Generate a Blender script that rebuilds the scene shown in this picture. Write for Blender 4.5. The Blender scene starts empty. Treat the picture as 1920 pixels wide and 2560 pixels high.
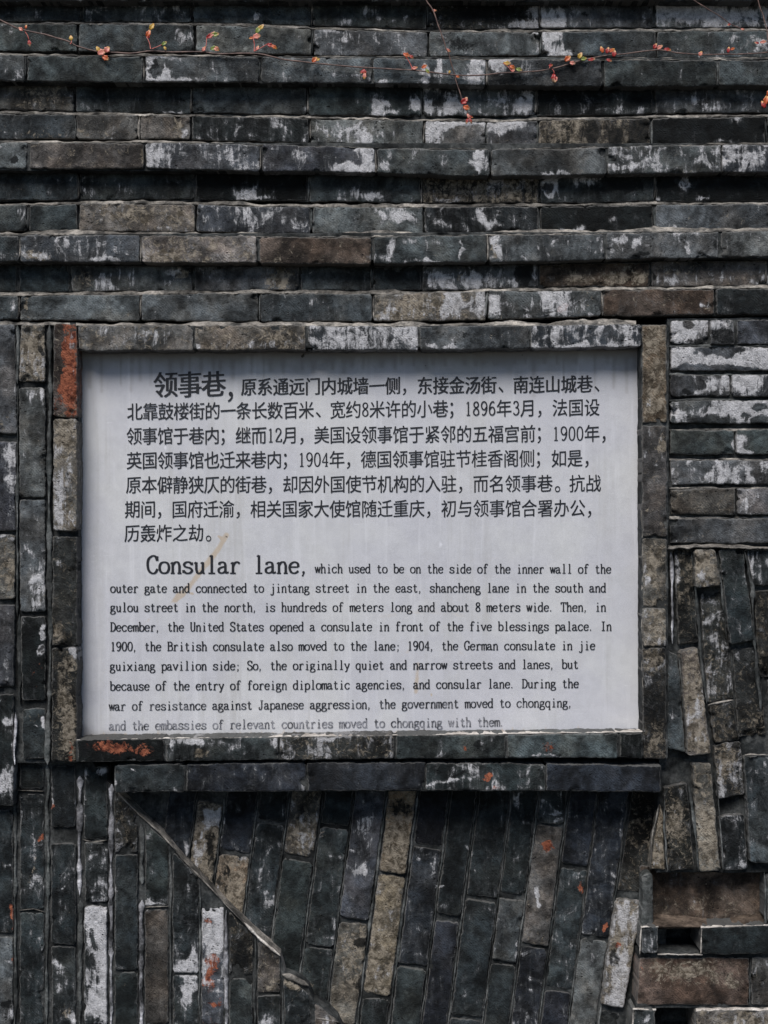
import bpy, math, random
import numpy as np
from mathutils import Vector

# ------------------------------------------------------------------ camera, sky, sun
S = 0.00084          # metres per photograph pixel on the wall's reference plane
D = 3.0              # camera distance to that plane
ZC = 1.62            # camera height
scene = bpy.context.scene
cam_d = bpy.data.cameras.new('camera'); cam = bpy.data.objects.new('camera', cam_d)
scene.collection.objects.link(cam)
cam.location = (0, -D, ZC); cam.rotation_euler = (math.pi/2, 0, 0)
cam_d.sensor_fit = 'VERTICAL'; cam_d.sensor_height = 36; cam_d.sensor_width = 27
cam_d.lens = 36*D/(2560*S); cam_d.clip_end = 500
scene.camera = cam

SUN_EL, SUN_AZ = math.radians(51), math.radians(-20)   # azimuth from the wall normal, negative = from the left
w = bpy.data.worlds.new('World'); scene.world = w; w.use_nodes = True
nt = w.node_tree; nt.nodes.clear()
sky = nt.nodes.new('ShaderNodeTexSky'); sky.sky_type = 'NISHITA'; sky.sun_disc = False
sky.sun_elevation = SUN_EL; sky.sun_rotation = math.pi - SUN_AZ
sky.air_density = 0.7; sky.dust_density = 0.4; sky.ozone_density = 1.0
bg = nt.nodes.new('ShaderNodeBackground'); bg.inputs['Strength'].default_value = 0.05
wo = nt.nodes.new('ShaderNodeOutputWorld')
nt.links.new(sky.outputs[0], bg.inputs[0]); nt.links.new(bg.outputs[0], wo.inputs[0])
sd = bpy.data.lights.new('sun', 'SUN'); sd.energy = 2.5; sd.angle = math.radians(30); sd.color = (1.0, 0.965, 0.935)
sun = bpy.data.objects.new('sun', sd); scene.collection.objects.link(sun)
sdir = Vector((math.sin(SUN_AZ)*math.cos(SUN_EL), -math.cos(SUN_AZ)*math.cos(SUN_EL), math.sin(SUN_EL)))
sun.rotation_euler = sdir.to_track_quat('Z', 'Y').to_euler(); sun.location = (0, -3, 6)
vs = scene.view_settings
vs.view_transform = 'Standard'; vs.look = 'None'; vs.gamma = 1; vs.use_curve_mapping = False; vs.exposure = 0.66

rng = random.Random(7)
COL = scene.collection

# ------------------------------------------------------------------ helpers
def W2(px, py, p):
    """world position of the point seen at photograph pixel (px, py), p metres proud of the reference plane"""
    k = S*(D - p)/D
    return np.stack([(px - 960)*k, -np.asarray(p)*np.ones_like(k), ZC + (1280 - py)*k], -1)

def _h(ix, iy, s):
    n = (ix.astype(np.int64)*374761393 + iy.astype(np.int64)*668265263 + s*1274126177) & 0xffffffff
    n = ((n ^ (n >> 13))*1274126177) & 0xffffffff
    return ((n ^ (n >> 16)) & 0xffff)/65535.0
def vn(x, y, s=0):
    """smooth value noise in -1..1"""
    x = np.asarray(x, float); y = np.asarray(y, float)
    ix = np.floor(x); iy = np.floor(y); fx = x-ix; fy = y-iy
    fx = fx*fx*(3-2*fx); fy = fy*fy*(3-2*fy)
    a = _h(ix, iy, s); b = _h(ix+1, iy, s); c = _h(ix, iy+1, s); d = _h(ix+1, iy+1, s)
    return ((a*(1-fx)+b*fx)*(1-fy) + (c*(1-fx)+d*fx)*fy)*2-1

def tag(o, label=None, cat=None, group=None, kind=None):
    if label: o['label'] = label
    if cat: o['category'] = cat
    if group: o['group'] = group
    if kind: o['kind'] = kind
    return o
def empty(name, loc=(0, 0, 0)):
    o = bpy.data.objects.new(name, None); o.location = loc; o.empty_display_size = .1
    COL.objects.link(o); return o
def link_mesh(name, verts, faces, mat, parent=None, smooth=None, center=True):
    verts = np.asarray(verts, float)
    c = verts.mean(0) if center else np.zeros(3)
    me = bpy.data.meshes.new(name)
    me.from_pydata((verts-c).tolist(), [], faces)
    if smooth is not None: me.polygons.foreach_set('use_smooth', smooth)
    me.materials.append(mat); me.update()
    o = bpy.data.objects.new(name, me); o.location = c; COL.objects.link(o)
    if parent: o.parent = parent
    return o

# ------------------------------------------------------------------ node helpers
class N:
    def __init__(s, name):
        s.m = bpy.data.materials.new(name); s.m.use_nodes = True; s.t = s.m.node_tree; s.t.nodes.clear()
        s.out = s.n('ShaderNodeOutputMaterial'); s.b = s.n('ShaderNodeBsdfPrincipled')
        s.l(s.b.outputs[0], s.out.inputs[0])
    def n(s, k, **kw):
        x = s.t.nodes.new(k)
        for a, v in kw.items(): setattr(x, a, v)
        return x
    def l(s, a, b): s.t.links.new(a, b)
    def put(s, sock, v):
        if isinstance(v, bpy.types.NodeSocket): s.l(v, sock)
        else: sock.default_value = v
    def math(s, op, a, b=0.0, c=None, clamp=False):
        x = s.n('ShaderNodeMath', operation=op, use_clamp=clamp)
        s.put(x.inputs[0], a); s.put(x.inputs[1], b)
        if c is not None: s.put(x.inputs[2], c)
        return x.outputs[0]
    def vmath(s, op, a, b):
        x = s.n('ShaderNodeVectorMath', operation=op); s.put(x.inputs[0], a); s.put(x.inputs[1], b); return x.outputs[0]
    def noise(s, vec, scale, detail=4, rough=.6, dist=0.0):
        x = s.n('ShaderNodeTexNoise'); s.l(vec, x.inputs['Vector'])
        x.inputs['Scale'].default_value = scale; x.inputs['Detail'].default_value = detail
        x.inputs['Roughness'].default_value = rough; x.inputs['Distortion'].default_value = dist
        return x.outputs[0]
    def ss(s, v, a, b, lo=0.0, hi=1.0):
        x = s.n('ShaderNodeMapRange', interpolation_type='SMOOTHSTEP'); s.put(x.inputs[0], v)
        x.inputs[1].default_value = a; x.inputs[2].default_value = b; s.put(x.inputs[3], lo); s.put(x.inputs[4], hi)
        return x.outputs[0]
    def mix(s, f, a, b, blend='MIX'):
        x = s.n('ShaderNodeMix', data_type='RGBA', blend_type=blend)
        s.put(x.inputs[0], f)
        for i, v in ((6, a), (7, b)):
            if isinstance(v, tuple) and len(v) == 3: v = (*v, 1)
            s.put(x.inputs[i], v)
        return x.outputs[2]
    def scalev(s, col, f):
        x = s.n('ShaderNodeVectorMath', operation='SCALE'); s.put(x.inputs[0], col); s.put(x.inputs[3], f); return x.outputs[0]
    def bump(s, h, dist, strength=1.0, nrm=None):
        x = s.n('ShaderNodeBump'); x.inputs['Distance'].default_value = dist; x.inputs['Strength'].default_value = strength
        s.put(x.inputs['Height'], h)
        if nrm is not None: s.l(nrm, x.inputs['Normal'])
        return x.outputs[0]

def brick_material():
    g = N('weathered_brick')
    geo = g.n('ShaderNodeNewGeometry'); oi = g.n('ShaderNodeObjectInfo')
    off = g.scalev(g.n('ShaderNodeCombineXYZ').outputs[0], 1.0)
    cx = g.n('ShaderNodeCombineXYZ'); r9 = g.math('MULTIPLY', oi.outputs['Random'], 37.0)
    g.l(r9, cx.inputs[0]); g.l(r9, cx.inputs[2]); g.l(g.math('MULTIPLY', oi.outputs['Random'], 91.0), cx.inputs[1])
    P = g.vmath('ADD', geo.outputs['Position'], cx.outputs[0])
    Pst = g.vmath('MULTIPLY', P, (1.0, 1.0, 0.22))        # stretched down: runs and drips
    Pho = g.vmath('MULTIPLY', P, (0.7, 1.0, 1.1))
    at = g.n('ShaderNodeAttribute', attribute_name='wear'); sep = g.n('ShaderNodeSeparateColor'); g.l(at.outputs['Color'], sep.inputs[0])
    ed = g.n('ShaderNodeAttribute', attribute_name='edge')
    big = g.noise(P, 22, 5, .62, .4); mid = g.noise(P, 75, 6, .68, .3); fine = g.noise(P, 420, 4, .7)
    iso = g.noise(P, 26, 10, .70, .9); stk = g.noise(g.vmath('MULTIPLY', geo.outputs['Position'], (1.0, 1.0, 0.2)), 88, 7, .7, .4); iso2 = g.noise(P, 60, 9, .76, 1.2)
    # body tone
    vb = g.noise(P, 9, 3, .55, .8)
    tone = g.math('MULTIPLY', g.ss(big, .34, .66, .42, 1.55), g.ss(mid, .30, .70, .66, 1.34))
    tone = g.math('MULTIPLY', tone, g.ss(fine, .28, .72, .70, 1.30))
    tone = g.math('MULTIPLY', tone, g.ss(vb, .42, .60, .50, 1.15))
    col = g.scalev(oi.outputs['Color'], tone)
    # warm/cold drift
    col = g.mix(g.ss(g.noise(P, 14, 3, .6), .42, .66), col, g.mix(1.0, col, (1.10, .99, .90), 'MULTIPLY'))
    # thin pale film
    amp = lambda x, k: g.math('MULTIPLY_ADD', x, k, .5-.5*k)
    wnb = amp(g.math('ADD', g.math('MULTIPLY', iso, .58), g.math('MULTIPLY', stk, .42)), 2.5)
    col = g.mix(g.math('MULTIPLY', g.ss(g.math('ADD', sep.outputs[0], wnb), .74, 1.04), .20), col, (.20, .21, .215))
    # moss/ochre
    tm = g.ss(g.math('ADD', sep.outputs[1], amp(iso2, 2.2)), .90, 1.14)
    tcol = g.mix(g.ss(mid, .38, .6), (.10, .082, .058), (.40, .345, .27))
    col = g.mix(g.math('MULTIPLY', tm, .85), col, tcol)
    # exposed orange body
    om = g.ss(g.math('ADD', sep.outputs[2], amp(g.noise(P, 70, 8, .75, .8), 2.0)), .92, 1.10)
    ocol = g.mix(g.ss(mid, .35, .62), (.10, .026, .016), (.42, .14, .075))
    col = g.mix(om, col, ocol)
    # lime bloom, white
    wv = g.math('ADD', sep.outputs[0], wnb)
    wm = g.ss(wv, .95, 1.15)
    wcol = g.mix(g.ss(fine, .3, .7), (.50, .49, .50), (.80, .79, .80))
    col = g.mix(g.math('MULTIPLY', wm, g.ss(mid, .32, .58, .45, .95)), col, wcol)
    # soot, painted dark of holes, other black
    km = g.ss(g.math('ADD', at.outputs['Alpha'], amp(g.math('ADD', g.math('MULTIPLY', iso2, .6), g.math('MULTIPLY', stk, .4)), 2.2)), .90, 1.12)
    col = g.mix(g.math('MULTIPLY', km, .92), col, (.006, .007, .0075))
    # mortar smeared on the arrises
    em = g.math('MULTIPLY', g.ss(g.math('ADD', g.math('MULTIPLY', ed.outputs['Fac'], .62), iso), .80, 1.0), .5)
    col = g.mix(em, col, (.20, .195, .185))
    # pits
    vo = g.n('ShaderNodeTexVoronoi'); g.l(g.vmath('ADD', Pho, g.scalev(g.n('ShaderNodeCombineXYZ').outputs[0], 1.0)), vo.inputs['Vector']); vo.inputs['Scale'].default_value = 150
    pit = g.math('MULTIPLY', g.ss(vo.outputs['Distance'], .34, .12), g.ss(g.noise(P, 48, 4, .7, .6), .57, .63))
    vo2 = g.n('ShaderNodeTexVoronoi'); g.l(P, vo2.inputs['Vector']); vo2.inputs['Scale'].default_value = 330
    pit2 = g.math('MULTIPLY', g.ss(vo2.outputs['Distance'], .36, .15), g.ss(g.noise(P, 80, 4, .7, .5), .54, .60))
    pits = g.math('MAXIMUM', pit, g.math('MULTIPLY', pit2, .7))
    col = g.mix(g.math('MULTIPLY', pits, .8), col, (.006, .006, .006))
    g.l(col, g.b.inputs['Base Color'])
    g.b.inputs['Roughness'].default_value = .78; g.b.inputs['Specular IOR Level'].default_value = .2
    wv2 = g.n('ShaderNodeTexWave', wave_type='BANDS', bands_direction='DIAGONAL'); g.l(P, wv2.inputs['Vector'])
    wv2.inputs['Scale'].default_value = 95; wv2.inputs['Distortion'].default_value = 5; wv2.inputs['Detail'].default_value = 2; wv2.inputs['Detail Scale'].default_value = .4
    h = g.math('ADD', g.math('MULTIPLY', mid, .9), g.math('MULTIPLY', fine, .75))
    h = g.math('ADD', h, g.math('MULTIPLY', iso, .8))
    h = g.math('ADD', h, g.math('MULTIPLY', wv2.outputs['Fac'], g.math('MULTIPLY', g.ss(big, .5, .62), .14)))
    h = g.math('SUBTRACT', h, g.math('MULTIPLY', pits, .9))
    h = g.math('ADD', h, g.math('MULTIPLY', wm, .12))
    rg = g.n('ShaderNodeAttribute', attribute_name='rough')
    h = g.math('MULTIPLY', h, g.math('ADD', g.math('MULTIPLY', rg.outputs['Fac'], .55), .45))
    g.l(g.bump(h, .0060, 1.0), g.b.inputs['Normal'])
    return g.m

def mortar_material(name, a, b, lo=.3):
    g = N(name); geo = g.n('ShaderNodeNewGeometry'); P = geo.outputs['Position']
    n1 = g.noise(P, 28, 6, .65, .3); n2 = g.noise(P, 160, 5, .7); n3 = g.noise(P, 9, 3, .6)
    col = g.mix(g.ss(n1, .32, .66), a, b)
    col = g.scalev(col, g.math('MULTIPLY', g.ss(n2, .3, .7, .6, 1.3), g.ss(n3, .35, .65, lo, 1.15)))
    g.l(col, g.b.inputs['Base Color']); g.b.inputs['Roughness'].default_value = .9; g.b.inputs['Specular IOR Level'].default_value = .15
    g.l(g.bump(g.math('ADD', n1, g.math('MULTIPLY', n2, .6)), .004, .9), g.b.inputs['Normal'])
    return g.m

M_BRICK = brick_material()
M_MORTAR = mortar_material('dark_mortar', (.022, .025, .026), (.085, .088, .086))
M_PALE = mortar_material('pale_mortar', (.07, .068, .064), (.42, .385, .34), .35)
M_LIME = mortar_material('lime_mortar', (.38, .34, .30), (.72, .67, .61), .8)

# ------------------------------------------------------------------ wear: blobs in wall coordinates (photograph pixels)
CH = {'w': 0, 't': 1, 'o': 2, 'k': 3}
BLOBS = []
def B(x, y, rx, ry, ch, amp, ang=0.0): BLOBS.append((x, y, rx, ry, CH[ch], amp, math.radians(ang)))

# kind: tint, white, tan, orange, black, roughness
T = {
 's': ((.058, .070, .073), .27, .12, 0, .16, .6),
 'd': ((.024, .031, .033), .26, .08, 0, .22, .5),
 'k': ((.010, .013, .014), .24, .05, 0, .30, .6),
 'h': ((.036, .045, .047), .26, .10, 0, .18, .5),
 'n': ((.025, .030, .038), .24, .05, 0, .18, .35),
 'b': ((.070, .076, .088), .33, .08, 0, .12, .6),
 'g': ((.108, .118, .121), .30, .15, 0, .10, .6),
 'l': ((.180, .184, .188), .38, .20, 0, .10, .9),
 'r': ((.100, .076, .061), .18, .22, 0, .18, .8),
 'u': ((.112, .106, .099), .24, .26, 0, .16, .7),
 't': ((.195, .186, .168), .34, .40, 0, .14, 1.3),
 'y': ((.200, .162, .115), .22, .50, 0, .16, 1.2),
 'w': ((.070, .076, .082), .55, .10, 0, .22, .8),
 'x': ((.042, .050, .060), .46, .12, 0, .24, .8),
 'q': ((.030, .032, .030), .32, .34, 0, .34, 2.0),
 'o': ((.105, .085, .072), .25, .30, .30, .12, 1.3),
 'c': ((.040, .042, .042), .30, .60, 0, .40, 1.1),
}

SEED = [11]
BR = {'parent': None}
PITCH = 4.2
def block(name, quad, p, tint, wear, rough=1.0, mat=None, parent=None, depth=.045, wob=1.0, und=1.0, chips=2, pitch=None, roll=1.0, tilt=1.0):
    """one block: a front of small faces with worn arrises and chips, and four sides running back into the wall"""
    SEED[0] += 1; s = SEED[0]; r = random.Random(s*977)
    TL, TR, BRr, BL = [np.array(q, float) for q in quad]
    wpx = (np.linalg.norm(TR-TL)+np.linalg.norm(BRr-BL))/2; hpx = (np.linalg.norm(BL-TL)+np.linalg.norm(BRr-TR))/2
    pt = pitch or PITCH
    nu = max(3, int(wpx/pt)); nv = max(3, int(hpx/pt))
    def par(n, L):
        e = [0, 1.3/L, 3.2/L]; mid = np.linspace(6.0/L, 1-6.0/L, max(2, n-2)) if L > 20 else np.linspace(.35, .65, 2)
        return np.array(e + list(mid) + [1-3.2/L, 1-1.3/L, 1])
    u = par(nu, wpx); v = par(nv, hpx); U, V = np.meshgrid(u, v)
    X = (TL[0]*(1-U)+TR[0]*U)*(1-V) + (BL[0]*(1-U)+BRr[0]*U)*V
    Y = (TL[1]*(1-U)+TR[1]*U)*(1-V) + (BL[1]*(1-U)+BRr[1]*U)*V
    su = np.minimum(U, 1-U)*wpx; sv = np.minimum(V, 1-V)*hpx; e = np.minimum(su, sv)
    # outline wobble and rounded corners
    X0, Y0 = X.copy(), Y.copy()
    X = X + wob*(vn(X0*.03, Y0*.03, s)*1.6 + vn(X0*.13, Y0*.13, s+1)*1.2 + vn(X0*.3, Y0*.3, s+11)*.8)
    Y = Y + wob*(vn(X0*.022, Y0*.022, s+2)*2.0 + vn(X0*.12, Y0*.12, s+3)*1.3 + vn(X0*.3, Y0*.3, s+12)*.8)
    rc = 4.5*roll; cw = np.clip(1-su/rc, 0, 1)*np.clip(1-sv/rc, 0, 1)*rc*.5*(.3+1.2*r.random())
    ax = (TR-TL)/max(wpx, 1); ay = (BL-TL)/max(hpx, 1)
    X = X + cw*(np.where(U < .5, 1, -1)*ax[0] + np.where(V < .5, 1, -1)*ay[0])
    Y = Y + cw*(np.where(U < .5, 1, -1)*ax[1] + np.where(V < .5, 1, -1)*ay[1])
    pd = np.exp(-e/1.2)*.0022*roll + np.exp(-e/4.0)*.0004*roll
    pd = pd + und*(vn(X0*.025, Y0*.025, s+4)*.0009 + vn(X0*.09, Y0*.09, s+5)*.0006*rough + vn(X0*.21, Y0*.21, s+6)*.00045*rough)
    pd = pd + tilt*((U-.5)*r.uniform(-.002, .002) + (V-.5)*r.uniform(-.0012, .0012)) + tilt*r.uniform(-.001, .001)
    for _ in range(chips + r.randrange(3)):
        t = r.random(); side = r.randrange(4)
        cu, cv = [(t, 0), (t, 1), (0, t), (1, t)][side]
        cx = (TL[0]*(1-cu)+TR[0]*cu)*(1-cv)+(BL[0]*(1-cu)+BRr[0]*cu)*cv
        cy = (TL[1]*(1-cu)+TR[1]*cu)*(1-cv)+(BL[1]*(1-cu)+BRr[1]*cu)*cv
        rad = r.uniform(3, 16)*(.7+.3*rough); amp = r.uniform(.003, .011)
        d2 = ((X0-cx)**2*(.5 if wpx > hpx else 1) + (Y0-cy)**2*(1 if wpx > hpx else .5))/rad**2
        pd = pd + amp*np.clip(1.5*(1-d2)+.9*vn(X0*.18, Y0*.18, s+9), 0, 1)*(.8+.4*vn(X0*.3, Y0*.3, s+13))
    P = p - pd
    ny, nx = X.shape
    fr = W2(X, Y, P).reshape(-1, 3)
    loop = [j for j in range(nx)] + [i*nx+nx-1 for i in range(1, ny)] + [(ny-1)*nx+j for j in range(nx-2, -1, -1)] + [i*nx for i in range(ny-2, 0, -1)]
    bx, by = X.reshape(-1)[loop], Y.reshape(-1)[loop]
    bk = W2(bx, by, np.full(len(loop), p-depth))
    # same world x/z for the sides so that they run straight back
    bk[:, 0] = fr[loop, 0]; bk[:, 2] = fr[loop, 2]
    verts = np.vstack([fr, bk]); n0 = len(fr); nl = len(loop)
    faces = []
    for i in range(ny-1):
        a = i*nx
        for j in range(nx-1): faces.append((a+j, a+nx+j, a+nx+j+1, a+j+1))
    nf = len(faces)
    for k in range(nl):
        k2 = (k+1) % nl; faces.append((loop[k], loop[k2], n0+k2, n0+k))
    sm = [True]*nf + [False]*nl
    o = link_mesh(name, verts, faces, mat or M_BRICK, parent or BR['parent'], sm)
    if mat is None:
        Xa = np.concatenate([X.reshape(-1), bx]); Ya = np.concatenate([Y.reshape(-1), by])
        wr = np.tile(np.array(wear, float), (len(Xa), 1))
        WX = 9*vn(Xa*.045, Ya*.045, 71)+4*vn(Xa*.13, Ya*.13, 72); WY = 7*vn(Xa*.045, Ya*.045, 73)+3*vn(Xa*.13, Ya*.13, 74)
        x0, x1, y0, y1 = Xa.min(), Xa.max(), Ya.min(), Ya.max()
        for (cx, cy, rx, ry, ch, amp, an) in BLOBS:
            m = max(rx, ry)*1.8
            if cx+m < x0 or cx-m > x1 or cy+m < y0 or cy-m > y1: continue
            dx, dy = Xa-cx+WX, Ya-cy+WY
            a, b = dx*math.cos(an)+dy*math.sin(an), -dx*math.sin(an)+dy*math.cos(an)
            wr[:, ch] += amp*np.exp(-((a/rx)**2+(b/ry)**2)**1.15)*.95
        me = o.data
        ca = me.color_attributes.new('wear', 'FLOAT_COLOR', 'POINT'); ca.data.foreach_set('color', np.clip(wr, -1, 2).reshape(-1))
        ea = me.attributes.new('edge', 'FLOAT', 'POINT')
        ee = np.concatenate([np.exp(-e.reshape(-1)/4.0), np.ones(nl)]); ea.data.foreach_set('value', ee)
        ra = me.attributes.new('rough', 'FLOAT', 'POINT'); ra.data.foreach_set('value', np.full(len(Xa), rough))
        k = r.uniform(.66, 1.22)
        o.color = (tint[0]*k*r.uniform(.96, 1.04), tint[1]*k, tint[2]*k*r.uniform(.96, 1.06), 1)
    return o

def brick(quad, p, code, **kw):
    tint, wh, tn, og, bk, rg = T[code[0]]
    dw = float(code[1:])/100 if len(code) > 1 else 0.0     # 's15' = 0.15 more lime
    jit = random.Random(SEED[0]*31+5)
    o = block('brick', quad, p, tint, (wh+dw+jit.uniform(-.16, .10), tn+jit.uniform(-.06, .06), og, bk+jit.uniform(-.10, .10)), rough=rg, **kw)
    if code[0] == 'o': o['label'] = 'brick with a bare orange face'
    if code[0] == 'w': o['label'] = 'brick washed over with white lime'
    return o

def ip(kn, x):
    xs = [k[0] for k in kn]; ys = [k[1] for k in kn]
    return float(np.interp(x, xs, ys))

def mortar(quad, p, mat=None, name='mortar_bed', depth=.05, pitch=9, und=2.0, **kw):
    return block(name, quad, p, None, None, rough=2.0, mat=mat or M_MORTAR, depth=depth, wob=.4, und=und, chips=0, pitch=pitch, roll=.3, tilt=0, **kw)

def fillet(pts, p0, h, p1, mat=None, name='mortar_fillet', wob=1.0, parent=None, step=6):
    """a sloping bead of mortar: from a line of (px,py) at depth p0 up h pixels to depth p1"""
    SEED[0] += 1; s = SEED[0]
    L = [0]; pts = np.array(pts, float)
    for a, b in zip(pts[:-1], pts[1:]): L.append(L[-1]+np.linalg.norm(b-a))
    t = np.linspace(0, L[-1], max(4, int(L[-1]/step)))
    x = np.interp(t, L, pts[:, 0]); y = np.interp(t, L, pts[:, 1])
    R = 6; verts = []
    hh = h*(1+.45*vn(t*.012, t*0, s)+.25*wob*vn(t*.06, t*0, s+1))
    for i in range(R):
        f = i/(R-1)
        yy = y + 1.6*wob*vn(x*.05, x*0, s+2) + 1.3*wob*vn(x*.16, x*0, s+3)*(1-f) - hh*f
        pp = p0*(1-f)+p1*f + .0022*vn(x*.12, x*0+f*3, s+4)*math.sin(math.pi*f) + .0015*math.sin(math.pi*f)
        verts.append(W2(x, yy, pp))
    # a lower lip curling back in so that the bead has thickness
    lip = W2(x, y + 1.6*wob*vn(x*.05, x*0, s+2) + 1.3*wob*vn(x*.16, x*0, s+3) + 2.2, np.full_like(x, p0-.004))
    verts = [lip] + verts
    n = len(x); V = np.vstack(verts); faces = []
    for i in range(R):
        for j in range(n-1): faces.append((i*n+j, i*n+j+1, (i+1)*n+j+1, (i+1)*n+j))
    return link_mesh(name, V, faces, mat or M_PALE, parent or BR['parent'], [True]*len(faces))

# ------------------------------------------------------------------ ground and wall body
def mbox(name, x0, x1, y0, y1, z0, z1, mat, parent=None):
    v = [(x, y, z) for x in (x0, x1) for y in (y0, y1) for z in (z0, z1)]
    f = [(0, 1, 3, 2), (4, 6, 7, 5), (0, 4, 5, 1), (2, 3, 7, 6), (0, 2, 6, 4), (1, 5, 7, 3)]
    return link_mesh(name, v, f, mat, parent)
M_GROUND = mortar_material('worn_paving', (.035, .037, .036), (.075, .074, .07))
gnd = link_mesh('ground', [(-40, -40, 0), (40, -40, 0), (40, 20, 0), (-40, 20, 0)], [(0, 1, 2, 3)], M_GROUND)
tag(gnd, kind='structure')
wall = mbox('brick_wall', -2.2, 2.2, .125, .55, 0, 3.6, M_MORTAR)
tag(wall, 'weathered wall of dark grey bricks laid in level, upright and slanting bands around the sign', 'wall')
class PP: pass
# children keep world placement: the wall's origin offset is removed through the parent inverse
_link = link_mesh
def link_mesh(name, verts, faces, mat, parent=None, smooth=None, center=True):
    o = _link(name, verts, faces, mat, None, smooth, center)
    if parent is not None:
        o.parent = parent; o.location = o.location - parent.location
    return o
BR['parent'] = wall

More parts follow.
